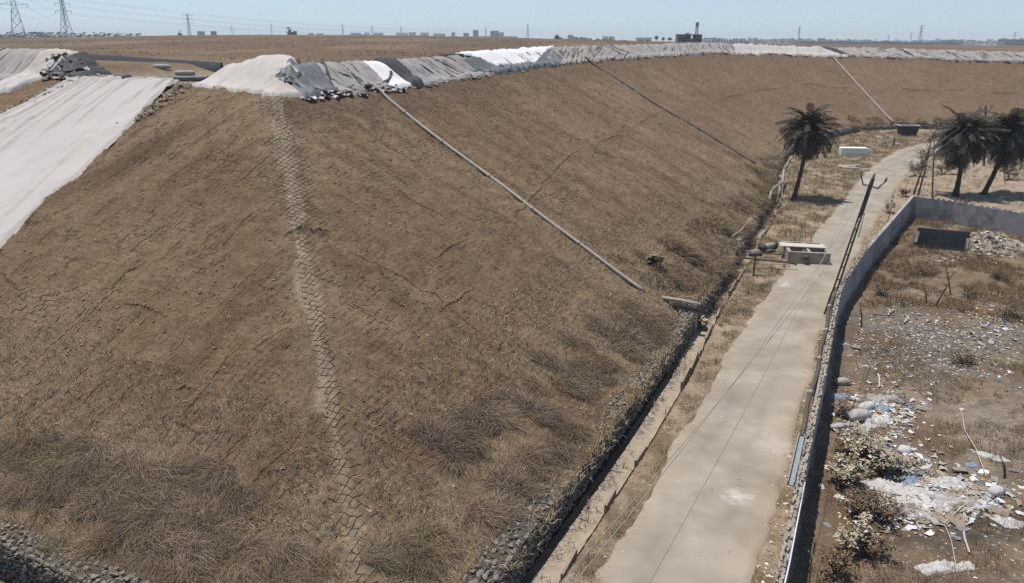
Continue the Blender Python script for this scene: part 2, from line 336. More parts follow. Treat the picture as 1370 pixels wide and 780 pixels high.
class MB:
    def __init__(s): s.v = []; s.f = []
    def add(s, V, Fs):
        k = len(s.v); s.v += [tuple(map(float, p)) for p in V]; s.f += [tuple(i + k for i in f) for f in Fs]; return s
    def box(s, c, d, rz=0, rx=0, ry=0, jit=0, taper=1):
        h = [x / 2 for x in d]; R_ = Matrix.Rotation(rz, 3, 'Z') @ Matrix.Rotation(ry, 3, 'Y') @ Matrix.Rotation(rx, 3, 'X'); V = []
        for x, y, z in ((-1, -1, -1), (1, -1, -1), (1, 1, -1), (-1, 1, -1), (-1, -1, 1), (1, -1, 1), (1, 1, 1), (-1, 1, 1)):
            k = taper if z > 0 else 1
            p = R_ @ Vector((x * h[0] * k + random.uniform(-jit, jit), y * h[1] * k + random.uniform(-jit, jit), z * h[2] + random.uniform(-jit, jit))); V.append((p.x + c[0], p.y + c[1], p.z + c[2]))
        return s.add(V, [(0, 3, 2, 1), (4, 5, 6, 7), (0, 1, 5, 4), (1, 2, 6, 5), (2, 3, 7, 6), (3, 0, 4, 7)])
    def tube(s, pts, r, n=8, cap=True):
        pts = [np.asarray(p, float) for p in pts]; rs = r if hasattr(r, '__len__') else [r] * len(pts); V = []; Fs = []
        for i, p in enumerate(pts):
            d = pts[min(i + 1, len(pts) - 1)] - pts[max(i - 1, 0)]; d = d / (np.linalg.norm(d) + 1e-9)
            a = np.cross(d, (0, 0, 1) if abs(d[2]) < .9 else (1, 0, 0)); a /= np.linalg.norm(a); b = np.cross(d, a)
            for k in range(n): t = 2 * math.pi * k / n; V.append(p + rs[i] * (a * math.cos(t) + b * math.sin(t)))
        for i in range(len(pts) - 1):
            for k in range(n): Fs.append((i * n + k, i * n + (k + 1) % n, (i + 1) * n + (k + 1) % n, (i + 1) * n + k))
        if cap: Fs += [tuple(range(n))[::-1], tuple((len(pts) - 1) * n + k for k in range(n))]
        return s.add(V, Fs)
    def bar(s, a, b, w, h=None):
        a = np.asarray(a, float); b = np.asarray(b, float); d = b - a; L_ = np.linalg.norm(d); d /= L_
        x = np.cross(d, (0, 0, 1) if abs(d[2]) < .95 else (1, 0, 0)); x /= np.linalg.norm(x); y = np.cross(x, d); h = h or w
        V = [e + x * i * w / 2 + y * j * h / 2 for e in (a, b) for i, j in ((-1, -1), (1, -1), (1, 1), (-1, 1))]
        return s.add(V, [(0, 1, 2, 3), (7, 6, 5, 4), (0, 4, 5, 1), (1, 5, 6, 2), (2, 6, 7, 3), (3, 7, 4, 0)])
    def mesh(s, name, mat, smooth=False): return mesh_of(name, s.v, s.f, mat, smooth)
    def build(s, name, mat, parent=None, smooth=False, **k): return put(name, s.mesh(name, mat, smooth), parent, **k)
def grid_faces(nu, nv):
    i, j = np.meshgrid(np.arange(nu - 1), np.arange(nv - 1), indexing='ij'); a = (i * nv + j).ravel()
    return np.column_stack([a, a + nv, a + nv + 1, a + 1])

def blades(pts, n, length, width, spread, cols, cjit=.25, up_w=1.0, normals=None, two=True, base_r=.08):
    """n thin bent blades at each point; returns verts, faces, colours"""
    pts = np.repeat(np.asarray(pts, float), n, 0); N = len(pts)
    L_ = rng.uniform(length[0], length[1], N) if not hasattr(length[0], '__len__') else None
    a = rng.uniform(0, 2 * math.pi, N); lean = np.abs(rng.normal(0, spread, N))
    hx, hy = np.cos(a), np.sin(a)
    base = pts.copy(); br = rng.uniform(0, base_r, N); base[:, 0] += hx * br; base[:, 1] += hy * br; base[:, 2] -= .02
    d1 = np.column_stack([hx * np.sin(lean), hy * np.sin(lean), np.cos(lean) * up_w]); d2 = np.column_stack([hx * np.sin(lean * 1.9 + .25), hy * np.sin(lean * 1.9 + .25), np.cos(lean * 1.9 + .25) * up_w])
    mid = base + d1 * (L_ * .55)[:, None]; tip = mid + d2 * (L_ * .5)[:, None]
    sa = a + math.pi / 2 + rng.uniform(-.9, .9, N); sd_ = np.column_stack([np.cos(sa), np.sin(sa), np.zeros(N)]) * (rng.uniform(width[0], width[1], N) / 2)[:, None]
    C_ = np.asarray(cols, float)[rng.integers(0, len(cols), N)] * (1 + rng.uniform(-cjit, cjit, N))[:, None]
    if two:
        V = np.stack([base - sd_, base + sd_, mid + sd_ * .8, mid - sd_ * .8, tip], 1).reshape(-1, 3); k = np.arange(N) * 5
        F_ = np.concatenate([np.column_stack([k, k + 1, k + 2]), np.column_stack([k, k + 2, k + 3]), np.column_stack([k + 3, k + 2, k + 4])]); return V, F_, np.repeat(C_, 5, 0)
    V = np.stack([base - sd_, base + sd_, tip], 1).reshape(-1, 3); k = np.arange(N) * 3
    return V, np.column_stack([k, k + 1, k + 2]), np.repeat(C_, 3, 0)
def join_parts(parts):
    V = []; F_ = []; C_ = []; k = 0
    for v, f, c in parts: V.append(v); F_.append(f + k); C_.append(c); k += len(v)
    return np.concatenate(V), np.concatenate(F_), np.concatenate(C_)
def stuff(name, parts, mat, label, cat, parent=None):
    V, F_, C_ = join_parts(parts); o = put(name, mesh_of(name, V, F_, mat, False, C_), parent); tag(o, label, cat, kind='stuff'); return o
def jitter_pts(n, s0, s1, r0, r1):
    s = rng.uniform(s0, s1, n); r = rng.uniform(r0, r1, n); return sr2xy(s, r)

# ================================================================== LAND
_ang = np.linspace(math.radians(-50), math.radians(50), 660)
_rad = 6.0 * (700 / 6.0) ** np.linspace(0, 1, 800)
AA, RR = np.meshgrid(_ang, _rad, indexing='ij')
GX, GY = (np.sin(AA) * RR).ravel(), (np.cos(AA) * RR).ravel()
GZ, I = land(GX, GY, True)
GF = grid_faces(len(_ang), len(_rad))
# intrinsic soil colours
def land_cols(x, y, z, I):
    n1 = fbm(x * .09, y * .09, 4, 61); n2 = fbm(x * .5, y * .5, 4, 66, .6); n3 = fbm(I['along'] * .45, I['down'] * .06, 4, 71); n4 = fbm(x * .22, y * .22, 4, 75)
    c = np.empty((len(x), 3)); c[:] = (.192, .131, .079)
    def mix(col, f):
        f = np.clip(f, 0, 1)[:, None]; c[:] = c * (1 - f) + np.array(col) * f
    mix((.24, .172, .107), .75 * sstep(-.1, .5, n1)); mix((.132, .085, .049), .62 * sstep(.0, .6, n3)); mix((.215, .152, .098), .5 * sstep(.1, .6, n2))
    sl = I['sl'].astype(float); s, r = I['s'], I['r']
    ridge = np.abs((-r) - s - .35) / 1.4142                             # distance from the corner ridge
    wid = .30 + .2 * n2 + .25 * sstep(18, 26, s)
    mix((.36, .285, .205), .85 * sl * (1 - sstep(wid * .5, wid * 1.3, ridge + .3 * n4)) * sstep(1, 4, I['df']))
    mix((.24, .178, .118), .35 * sl * (1 - sstep(.6, 2.0, ridge)))
    # browner cover under the crest, paler dry grass at the foot
    mix((.135, .095, .06), .75 * sl * sstep(.80, .97, I['t'] + .12 * n2) * I['onA'])
    mix((.25, .186, .118), .7 * sl * (1 - sstep(2, 9, I['df'])) * sstep(-.3, .3, n4))
    d = np.abs(r + 38 + 2 * n4) / 3 ; mix((.100, .068, .040), .8 * sl * (~I['onA']) * np.exp(-(((-r - 33.0) / 1.6) ** 2)) * sstep(14, 20, s) * (1 - sstep(24, 27, s)))
    far = sstep(80, 170, np.hypot(x, y)); mix((.175, .118, .075), .6 * far * sl)
    # top: dry grass flats
    inc = I['inc'].astype(float)
    mix((.138, .095, .062), inc * sstep(2, 6, I['dc'])); mix((.23, .168, .105), inc * .45 * sstep(.0, .45, fbm(x * .03, y * .012, 4, 81))); mix((.125, .088, .06), inc * .7 * sstep(.05, .5, fbm(x * .015, y * .02, 4, 85)))
    mix((.25, .205, .155), inc * sstep(-33, -28, I['q']) * (1 - sstep(-17, -13, I['q'])) * (1 - sstep(20, 34, I['dc'])) * .9)
    # verge
    v = I['verge'].astype(float); mix((.27, .205, .138), v); mix((.165, .122, .073), v * .9 * sstep(-.15, .25, n2)); mix((.34, .275, .2), v * sstep(.15, .5, n4) * .6)
    # yard: brown soil, grey ash and rubble field, pale dust
    y_ = I['yard'].astype(float); mix((.18, .133, .09), y_)
    ashc = np.array(P(1250, 455)[:2]); d = np.hypot((x - ashc[0]) / 8.0, (y - ashc[1]) / 6.5); mix((.165, .140, .114), y_ * .9 * (1 - sstep(.55, 1.15, d + .35 * n2)))
    mix((.09, .076, .063), y_ * .8 * (1 - sstep(.3, 1.1, d + .3 * n2)) * sstep(.0, .45, n4 + .5 * n2))
    for (u, v_, a, b, col, f) in ((1300, 560, 5, 4, (.25, .205, .16), .8), (1280, 700, 3.2, 1.6, (.085, .07, .058), .85), (1300, 610, 4, 3, (.24, .195, .15), .6), (1310, 330, 5, 4, (.33, .28, .225), .9), (1240, 400, 2.4, 2, (.30, .235, .165), .8)):
        k = P(u, v_)[:2]; d = np.hypot((x - k[0]) / a, (y - k[1]) / b); mix(col, y_ * f * (1 - sstep(.5, 1.1, d + .4 * n2)))
    mix((.36, .29, .21), y_ * (s > 73) * .8); mix((.24, .18, .12), y_ * .6 * sstep(.1, .5, n2)); mix((.12, .092, .068), y_ * .5 * sstep(.1, .5, fbm(x * .9, y * .9, 4, 87)))
    mix((.145, .098, .06), y_ * .7 * sstep(.15, .5, n4) * (s < 73))
    return c
GC = land_cols(GX, GY, GZ, I)
fc = lambda a: a[GF].mean(1)
finf = I['inf'][GF].all(1); fdf = fc(I['df']); finc = I['inc'][GF].all(1); fdc = fc(I['dc'])
sel_top = finc & (fdc > 3.4); sel_emb = finf & ~sel_top & (fdf > .38); sel_gnd = ~(sel_top | sel_emb)
GZG = np.where(I['inf'], -.42, GZ)
def sub(name, sel, mat):
    f = GF[sel]; u_, inv = np.unique(f, return_inverse=True)
    me = mesh_of(name, np.column_stack([GX, GY, GZG if name == 'ground' else GZ])[u_], inv.reshape(f.shape), mat, True, GC[u_]); return tag(put(name, me), kind='structure')
ground = sub('ground', sel_gnd, M['yard']); embankment = sub('embankment', sel_emb, M['soil']); plateau = sub('plateau', sel_top, M['plateau'])
# from here on heights are read off the built surface itself
_exact_land = land; _NA, _NR = len(_ang), len(_rad); _GZ2 = GZ.reshape(_NA, _NR); _lr0, _lr1 = math.log(_rad[0]), math.log(_rad[-1])
def land(x, y, info=False):
    x = np.asarray(x, float); y = np.asarray(y, float)
    fa = np.clip((np.arctan2(x, y) - _ang[0]) / (_ang[-1] - _ang[0]) * (_NA - 1), 0, _NA - 1.001); fr = np.clip((np.log(np.hypot(x, y) + 1e-9) - _lr0) / (_lr1 - _lr0) * (_NR - 1), 0, _NR - 1.001)
    i, j = fa.astype(int), fr.astype(int); a, b = fa - i, fr - j
    z = (_GZ2[i, j] * (1 - a) + _GZ2[i + 1, j] * a) * (1 - b) + (_GZ2[i, j + 1] * (1 - a) + _GZ2[i + 1, j + 1] * a) * b
    if not info: return z
    k = (i + (a > .5)) * _NR + j + (b > .5); d = {n: I[n][k] for n in I}; d['s'], d['r'] = xy2sr(x, y); d['k'] = k
    return z, d
# the plain out to the horizon
mb = MB(); n = 64; ring = [0, 300, 1500, 3500, 6000]; V = []; Fs = []
for rr_ in ring[1:]:
    for k in range(n): V.append((rr_ * math.cos(2 * math.pi * k / n), rr_ * math.sin(2 * math.pi * k / n), -.75))
V.append((0, 0, -.75)); c0 = len(V) - 1
for k in range(n): Fs.append((c0, k, (k + 1) % n))
for a in range(len(ring) - 2):
    for k in range(n): Fs.append((a * n + k, (a + 1) * n + k, (a + 1) * n + (k + 1) % n, a * n + (k + 1) % n))
tag(put('plain', mesh_of('plain', V, Fs, M['far_plain'])), kind='structure')

# ================================================================== ROAD, DRAIN
def road_material():
    m = material('road_surface', (.30, .258, .206), (.228, .195, .153), .55, .93, .35, 30, bdist=.03, attr='Col', c3=(.335, .298, .25), scale3=.35, f3=.7)
    t = m.node_tree; L = t.links.new; b = t.nodes['Principled BSDF']; src = b.inputs['Base Color'].links[0].from_socket
    tc = nd(t, 'ShaderNodeTexCoord'); nz = nd(t, 'ShaderNodeTexNoise'); nz.inputs['Scale'].default_value = 2.2; nz.inputs['Detail'].default_value = 6; L(tc.outputs['Object'], nz.inputs['Vector'])
    def stain(src, p, rad, col, f):
        d = nd(t, 'ShaderNodeVectorMath', operation='DISTANCE'); L(tc.outputs['Object'], d.inputs[0]); d.inputs[1].default_value = (p[0], p[1], 0.0)
        a = nd(t, 'ShaderNodeMath', operation='MULTIPLY_ADD'); L(nz.outputs['Fac'], a.inputs[0]); a.inputs[1].default_value = -rad * 2.2; L(d.outputs['Value'], a.inputs[2])
        mp = nd(t, 'ShaderNodeMapRange'); L(a.outputs[0], mp.inputs['Value']); mp.inputs['From Min'].default_value = -rad * .95; mp.inputs['From Max'].default_value = -rad * .25; mp.inputs['To Min'].default_value = f; mp.inputs['To Max'].default_value = 0
        mx = nd(t, 'ShaderNodeMix', data_type='RGBA'); L(mp.outputs[0], mx.inputs['Factor']); L(src, mx.inputs['A']); mx.inputs['B'].default_value = (*col, 1); return mx.outputs['Result']
    for u, v, rad, col, f in ((988, 668, .75, (.50, .465, .43), .75), (1038, 600, 1.3, (.40, .36, .31), .6), (953, 659, .14, (.05, .045, .04), .9), (1050, 382, .7, (.45, .42, .385), .7), (1060, 545, .9, (.38, .34, .29), .5), (1010, 520, 2.2, (.27, .235, .19), .3), (1170, 245, 3., (.36, .325, .28), .6), (960, 560, 1.2, (.24, .205, .165), .3)):
        src = stain(src, P(u, v), rad, col, f)
    L(src, b.inputs['Base Color']); return m
M['road'] = road_material()
ns = 620; rows = 26
LL = chaikin(ROAD_L, 2); RR_ = chaikin(ROAD_R, 2)
def resample(p, n, pw=1.6):
    d = np.concatenate([[0], np.cumsum(np.hypot(*np.diff(p, axis=0).T))]); t = np.linspace(0, 1, n) ** pw * d[-1]
    return np.column_stack([np.interp(t, d, p[:, k]) for k in range(p.shape[1])])
LL = resample(LL, ns); RR_ = resample(RR_, ns)
V = []
for i in range(ns):
    jl = .16 * perlin(LL[i, 0] * 1.3, 1.5, 90) + .28 * perlin(LL[i, 0] * .22, 4.5, 91); jr = .14 * perlin(RR_[i, 0] * 1.3, 7.5, 92) + .22 * perlin(RR_[i, 0] * .25, 2.5, 93)
    for k in range(rows):
        f = k / (rows - 1); s = LL[i, 0] * (1 - f) + RR_[i, 0] * f; r = (LL[i, 1] - .1 + jl) * (1 - f) + (RR_[i, 1] + .1 + jr) * f
        x, y = sr2xy(s, r); z = .075 + .03 * math.sin(math.pi * f) - (.14 if k in (0, rows - 1) else 0) + .012 * perlin(x * .7, y * .7, 95); V.append((x, y, z))
RV = np.array(V); rf = np.tile(np.linspace(0, 1, rows), ns); rs_ = np.repeat(LL[:, 0], rows); wob = .05 * fbm(rs_ * .06, rs_ * 0, 2, 97)
rc = np.ones((len(RV), 3)); trk = np.exp(-((rf - .30 - wob) / .07) ** 2) + np.exp(-((rf - .66 - wob) / .07) ** 2); rc *= (1 - .10 * 1.0 * trk * sstep(-.3, .3, fbm(rs_ * .15, rf * 3, 3, 98)))[:, None]
rc *= 1 + (.12 * fbm(RV[:, 0] * .45, RV[:, 1] * .45, 4, 99))[:, None]; ed = sstep(.25, 0, np.minimum(rf, 1 - rf) + .08 * fbm(RV[:, 0] * .8, RV[:, 1] * .8, 3, 96)); rc = rc * (1 - .5 * ed[:, None]) + np.array([1.0, .94, .84]) * .5 * ed[:, None]
tag(put('road', mesh_of('road', V, grid_faces(ns, rows), M['road'], True, rc)), kind='structure')

# concrete drain along the foot of the slope
fl = resample(chaikin(np.array(FOOT_A, float)[2:-3], 1), 260, 1.4)
def offset_line(p, d):
    t = np.gradient(p, axis=0); t /= np.linalg.norm(t, axis=1)[:, None]; return p + np.column_stack([-t[:, 1], t[:, 0]]) * d      # outward is +r
def strip(name, p, prof, mat, parent=None, jit=.012, zoff=None):
    V = []; m = len(prof)
    for i in range(len(p)):
        for o_, z in prof:
            q = p[i] + _nrm[i] * (o_ + rng.normal(0, jit)); x, y = sr2xy(*q); V.append((x, y, z + rng.normal(0, jit * .6)))
    return put(name, mesh_of(name, V, grid_faces(len(p), m), mat, False), parent)
_t = np.gradient(fl, axis=0); _t /= np.linalg.norm(_t, axis=1)[:, None]; _nrm = np.column_stack([-_t[:, 1], _t[:, 0]])
if _nrm[0, 1] < 0: _nrm = -_nrm
drain = strip('drain_channel', fl, [(-.05, -.33), (.2, -.36), (.62, -.36), (.74, -.34)], M['drain']); tag(drain, kind='structure')
# kerb of the drain, laid in lengths that have shifted against one another
k0 = 0; first = None
kerb = empty('drain_kerb', (*sr2xy(fl[0, 0], fl[0, 1] + .8), 0), 0, 'broken concrete kerb edging the drain along the grass verge', 'kerb')
mbs = []
acc = np.concatenate([[0], np.cumsum(np.hypot(*np.diff(fl, axis=0).T))])
d = 0.
while d < 118:
    ln = random.uniform(1.1, 2.8); a = np.array([np.interp(d, acc, fl[:, 0]), np.interp(d, acc, fl[:, 1])]); b = np.array([np.interp(d + ln - .06, acc, fl[:, 0]), np.interp(d + ln - .06, acc, fl[:, 1])])
    of = .78 + random.uniform(-.08, .08); tilt = random.uniform(-.05, .05); zt = random.uniform(.02, .09)
    if random.random() > .3:
        xa = np.array([*sr2xy(a[0], a[1] + of + tilt), -.18 + zt / 2]); xb = np.array([*sr2xy(b[0], b[1] + of - tilt), -.18 + zt / 2])
        m_ = MB().bar(xa - np.array(kerb.location), xb - np.array(kerb.location), .10, .36 + zt); m_.build('kerb_stone', M['kerb'], kerb)
    d += ln

# ================================================================== GABIONS
def hull_mesh(name, mat, n=11, sc=(1, .75, .6), seed=0, pw=.5):
    r_ = np.random.default_rng(seed); bm = bmesh.new()
    for _ in range(n):
        v = r_.normal(size=3); v /= np.linalg.norm(v); v *= .5 * r_.uniform(.82, 1.08); bm.verts.new(v * np.array(sc))
    bmesh.ops.convex_hull(bm, input=bm.verts[:]); 
    for v in [v for v in bm.verts if not v.link_faces]: bm.verts.remove(v)
    me = bpy.data.meshes.new(name); bm.to_mesh(me); bm.free(); me.materials.append(mat); return me
STONES = [hull_mesh('stone', M['stone'] if k % 3 else M['stone2'], 12, (1, random.uniform(.6, .85), random.uniform(.5, .7)), k) for k in range(8)]
def gabion(name, p0, p1, depth, h, label, size, nmax=300, core_mat=None, density=1.0, facing=1):
    """a stone-filled basket wall from p0 to p1 (front line, sr), its body lying behind that line"""
    p0 = np.array(p0, float); p1 = np.array(p1, float); L_ = np.linalg.norm(p1 - p0); t = (p1 - p0) / L_; nb = np.array([t[1], -t[0]]) * facing
    A = np.array([*sr2xy(*p0), 0.]); root = empty(name, A, 0, label, 'gabion wall')
    def w3(a, b, z): x, y = sr2xy(*(p0 + t * a + nb * b)); return np.array([x, y, z]) - A
    # core
    mb = MB(); c = [w3(0, .07, -.4), w3(L_, .07, -.4), w3(L_, depth, -.4), w3(0, depth, -.4), w3(0, .07, h - .08), w3(L_, .07, h - .08), w3(L_, depth, h - .08), w3(0, depth, h - .08)]
    mb.add(c, [(0, 3, 2, 1), (4, 5, 6, 7), (0, 1, 5, 4), (1, 2, 6, 5), (2, 3, 7, 6), (3, 0, 4, 7)]); mb.build('stone_core', M['dark'], root)
    spots = []
    na = int(L_ / size); nt_ = max(2, int(depth / size)); nf = max(2, int((h + .3) / (size * .8)))
    for i in range(na):
        for j in range(nt_): spots.append(((i + .5 + random.uniform(-.3, .3)) * size, (j + .5 + random.uniform(-.3, .3)) * size * depth / (nt_ * size), h - .06 + random.uniform(-.05, .05)))
        for k in range(nf): spots.append(((i + .5 + random.uniform(-.25, .25)) * size, .05 + random.uniform(-.03, .03), h - .12 - (k + .5) * size * .8 + random.uniform(-.04, .04)))
    spots = [q for q in spots if random.random() < density]
    W = [w3(*q) for q in spots]; order = sorted(range(len(W)), key=lambda i: np.linalg.norm(W[i] + A - CAMP))
    yaw = math.atan2(*(np.array(sr2xy(*p1)) - np.array(sr2xy(*p0)))[::-1])
    rest = ([], [], 0)
    mbr = MB()
    for k, i in enumerate(order):
        me = STONES[random.randrange(8)]; sc_ = size * random.uniform(1.1, 1.75); rot = (random.uniform(-.4, .4), random.uniform(-.4, .4), yaw + random.uniform(-1.2, 1.2))
        if k < nmax: put('stone', me, root, W[i], rot, sc_)
        else:
            R_ = Matrix.LocRotScale(Vector(W[i]), __import__('mathutils').Euler(rot), Vector((sc_,) * 3))
            mbr.add([R_ @ v.co for v in me.vertices], [tuple(p.vertices) for p in me.polygons])
    if mbr.v: tag(mbr.build('stone_fill', M['stone'], root), kind='stuff')
    # basket wire
    mw = MB(); st = .45
    for i in range(int(min(L_, 16) / st) + 1):
        a = i * st; mw.bar(w3(a, -.02, -.3), w3(a, -.02, h + .03), .014); mw.bar(w3(a, -.02, h + .03), w3(a, depth, h + .03), .014)
    for k in range(3): mw.bar(w3(0, k * depth / 2, h + .035), w3(min(L_, 16), k * depth / 2, h + .035), .014)
    mw.build('basket_wire', M['steel'], root)
    return root
gabion('gabion_wall', (4.0, -.35), (33.4, -1.2), .95, .95, 'long stone gabion wall at the foot of the slope beside the drain', .21)
gabion('gabion_wall', (-.15, -2.0), (-.15, -20), .95, .95, 'grey stone gabion in the bottom left corner below the scrub', .19, 260, facing=-1)
gabion('gabion_wall', (45.6, -2.0), (52.2, -2.3), .95, .95, 'short dark gabion block behind the concrete chamber and bent pipes', .24, 150)
gabion('gabion_wall', (33.9, -1.25), (45.3, -1.95), .95, .85, 'overgrown gabion between the outlet pipe and the chamber', .3, 60)
gabion('gabion_wall', (52.5, -2.35), (75, -3.75), .95, .85, 'overgrown gabion behind the lone palm and bent pipes', .32, 60)
gabion('gabion_wall', (75.2, -3.8), (92, -6.2), .95, .8, 'overgrown gabion at the slope foot below the dark pipe', .36, 40)
gabion('gabion_wall', (92.2, -6.25), (110, -7.5), .95, .8, 'overgrown gabion behind the crown of the lone palm', .4, 40)
gabion('gabion_wall', (110.2, -7.5), (136, -4.1), .95, .8, 'bending gabion at the foot just right of the lone palm crown', .4, 60)
gabion('gabion_wall', (158.4, 8.9), (163, 18.2), .9, .8, 'far gabion half hidden by the thin brown pole and palms', .4, 60)
gabion('gabion_wall', (163.2, 18.4), (176, 34.8), .9, .8, 'far gabion hidden behind the crowns of the two right palms', .4, 60)
gabion('gabion_wall', (136.5, -3.9), (147.5, -.95), .9, .9, 'far gabion wall curving along the slope foot behind the white trough', .4, 120)
gabion('gabion_wall', (148.2, -.75), (158.2, 8.6), .9, .8, 'farthest gabion wall behind the dark skip at the road end', .4, 100)

# ================================================================== COVER SHEETS ON THE CREST
_cs = crest[:, :2]; _ct = np.gradient(_cs, axis=0)
for _ in range(3): _ct[1:-1] = (_ct[:-2] + _ct[1:-1] * 2 + _ct[2:]) / 4
_ct /= np.linalg.norm(_ct, axis=1)[:, None]; _cn = np.column_stack([-_ct[:, 1], _ct[:, 0]])
_chk = _cs[40] + _cn[40] * 3
if not inside(_chk[:1], _chk[1:2], crest_poly)[0]: _cn = -_cn
def cpos(q, w):
    x = np.interp(q, CL, _cs[:, 0]) + np.interp(q, CL, _cn[:, 0]) * w; y = np.interp(q, CL, _cs[:, 1]) + np.interp(q, CL, _cn[:, 1]) * w; return x, y
_qt = np.linspace(-95, 320, 4000)
def _tab(w):
    x, y = cpos(_qt, np.full_like(_qt, w)); u, v = proj(x, y, land(x, y)); m = (y > 20); return u[m], _qt[m]
_tabs = {w: _tab(w) for w in (0.0, 3.2)}
def q_at(u, w, lo=-5, hi=320):
    uu, qq = _tabs[w]; m = (qq > lo) & (qq < hi); uu, qq = uu[m], qq[m]; return qq[np.argmin(np.abs(uu - u))]
def sheet(name, low, high, mat, label, wl=-.35, wu=3.4, nu=None, nv=26, folds=.10, ff=1.1, off=.06, seed=0, ragged=.35, slant=0., lo=-5, hi=320, crease=.5, q=None):
    """a cloth draped from the berm top (pixels high) down to the slope (pixels low)"""
    q0, q1 = (q_at(low[0], 0.0, lo, hi), q_at(low[1], 0.0, lo, hi)) if q is None else q[:2]; p0, p1 = (q_at(high[0], 3.2, lo, hi), q_at(high[1], 3.2, lo, hi)) if q is None else q[2:]
    nu = nu or int(min(300, max(30, abs(q1 - q0) / .09)))
    U, W = np.meshgrid(np.linspace(0, 1, nu), np.linspace(0, 1, nv), indexing='ij')
    lowq = q0 + (q1 - q0) * U; hiq = p0 + (p1 - p0) * U
    edge = ragged * fbm(lowq * .5, 0 * U + seed, 3, 100 + seed)
    wl_ = wl + edge; wu_ = wu + .15 * fbm(hiq * .4, 0 * U, 2, 120 + seed)
    Q = lowq + (hiq - lowq) * W; Wd = wl_ + (wu_ - wl_) * W
    x, y = cpos(Q.ravel(), Wd.ravel()); x = x.reshape(U.shape); y = y.reshape(U.shape)
    f = fbm(Q * ff + .6 * W * slant, W * .55, 3, 140 + seed); cr = 1 - np.abs(fbm(Q * ff * .7 + slant * W, W * .4, 2, 160 + seed)) * 2.2
    z = land(x.ravel(), y.ravel()).reshape(U.shape) + off + folds * (.6 * f + .9) + crease * folds * np.clip(cr, 0, 1) ** 3 * 1.5
    hf = 1 - np.abs(fbm(Q * ff * 1.9 + 2.5 * slant * W, W * 2.6 + Q * .4, 3, 180 + seed)) * 2.4; z = z + folds * .3 * np.clip(hf, -.3, 1) * sstep(-.1, .4, fbm(Q * .6, W * 2, 2, 190 + seed))
    edge_drop = np.minimum(np.minimum(W, 1 - W) * nv / 2, np.minimum(U, 1 - U) * nu / 2); z -= np.clip(1 - edge_drop, 0, 1) * (folds + off + .05)
    me = mesh_of(name, np.column_stack([x.ravel(), y.ravel(), z.ravel()]), grid_faces(nu, nv), M[mat], True)
    o = tag(put(name, me), label, 'sheet')
    if mat == 'geotex_grey':                                          # dark tucks where the sheet has slipped
        rg = np.random.default_rng(300 + seed); far_k = 1 + sstep(20, 120, np.array((q0 + q1) / 2)) * 1.2
        for _ in range(int(min(26, 5 + abs(q1 - q0) * .45))):
            u_ = rg.uniform(.05, .95); wa = rg.uniform(.05, .6); wb = wa + rg.uniform(.15, .4); m_ = 9; tt_ = np.linspace(0, 1, m_); uu = np.clip(u_ + tt_ * rg.uniform(-.5, .2) / max(1, abs(q1 - q0)) * 2, 0.02, .98); ww = np.clip(wa + (wb - wa) * tt_, 0.02, .97)
            ii = np.clip((uu * (nu - 1)).astype(int), 0, nu - 1); jj = np.clip((ww * (nv - 1)).astype(int), 0, nv - 1); pts_ = np.column_stack([x[ii, jj], y[ii, jj], z[ii, jj] + .02]); rd = .045 * far_k * np.sin(np.linspace(.25, math.pi - .25, m_)) * rg.uniform(.6, 1.5)
            MB().tube(pts_, list(rd), 5).build('dark_tuck', M['liner_grey' if rg.random() < .5 else 'liner'], o)
    return o
S_ = sheet
S_('cover_sheet', (248, 412), (318, 425), 'geotex_white', 'dirty white cover sheet draped over the near corner of the crest', seed=1, folds=.10, off=.12, wl=-.1, wu=4.0, nu=160, nv=40, lo=-14, hi=12, q=(-15.6, 1.8, -14.6, 3.6))
S_('plastic_sheet', (402, 452), (350, 424), 'liner_grey', 'dark bluish grey plastic sheet beside the dirty white corner sheet', seed=2, folds=.16, ff=2.2, off=.16)
S_('cover_sheet', (444, 478), (408, 432), 'geotex_grey', 'narrow grey cover strip between the bluish plastic and a dark fold', seed=3, folds=.14, ff=1.8)
S_('cover_sheet', (474, 522), (430, 486), 'geotex_grey', 'wide wrinkled grey cover sheet above the top of the long pipe', seed=4, folds=.16, off=.12, slant=1.5)
S_('cover_sheet', (522, 553), (484, 503), 'geotex_bright', 'narrow bright white strip just right of the long pipe top', seed=5, folds=.08, off=.16)
S_('plastic_sheet', (549, 563), (500, 528), 'liner', 'black folded plastic strip between white strip and grey sheet', seed=6, folds=.22, ff=3.2, off=.16)
S_('cover_sheet', (560, 668), (524, 606), 'geotex_grey', 'broad grey cover sheet left of the bright white crest sheet', seed=7, folds=.14, ff=1.3, slant=2)
S_('plastic_sheet', (650, 742), (598, 752), 'liner_grey', 'dark folded edge sagging beneath the bright white crest sheet', seed=8, folds=.2, ff=1.2, wl=-.4, wu=2.2, off=.12)
S_('cover_sheet', (676, 722), (604, 747), 'geotex_bright', 'brightest white cover sheet in the middle of the crest', seed=9, folds=.1, off=.30, wl=.5, wu=3.5, ragged=.3)
S_('cover_sheet', (722, 862), (746, 880), 'geotex_grey', 'pale grey cover with dark slits above the second pipe', seed=10, folds=.22, ff=.8, slant=2)
S_('cover_sheet', (860, 984), (878, 978), 'geotex_grey', 'pale grey crest cover in front of the grey block building', seed=11, folds=.25, ff=.8, slant=-1)
S_('cover_sheet', (982, 1140), (977, 1096), 'geotex_white', 'whitish far cover sheet at the head of the third pipe', seed=12, folds=.2, ff=.6)
S_('plastic_sheet', (1136, 1148), (1092, 1104), 'liner', 'thin black liner strip closing off the whitish far sheet', seed=13, folds=.25, ff=.9)
S_('cover_sheet', (1146, 1262), (1102, 1230), 'geotex_grey', 'far grey crest cover right of the thin black strip', seed=14, folds=.25, ff=.7)
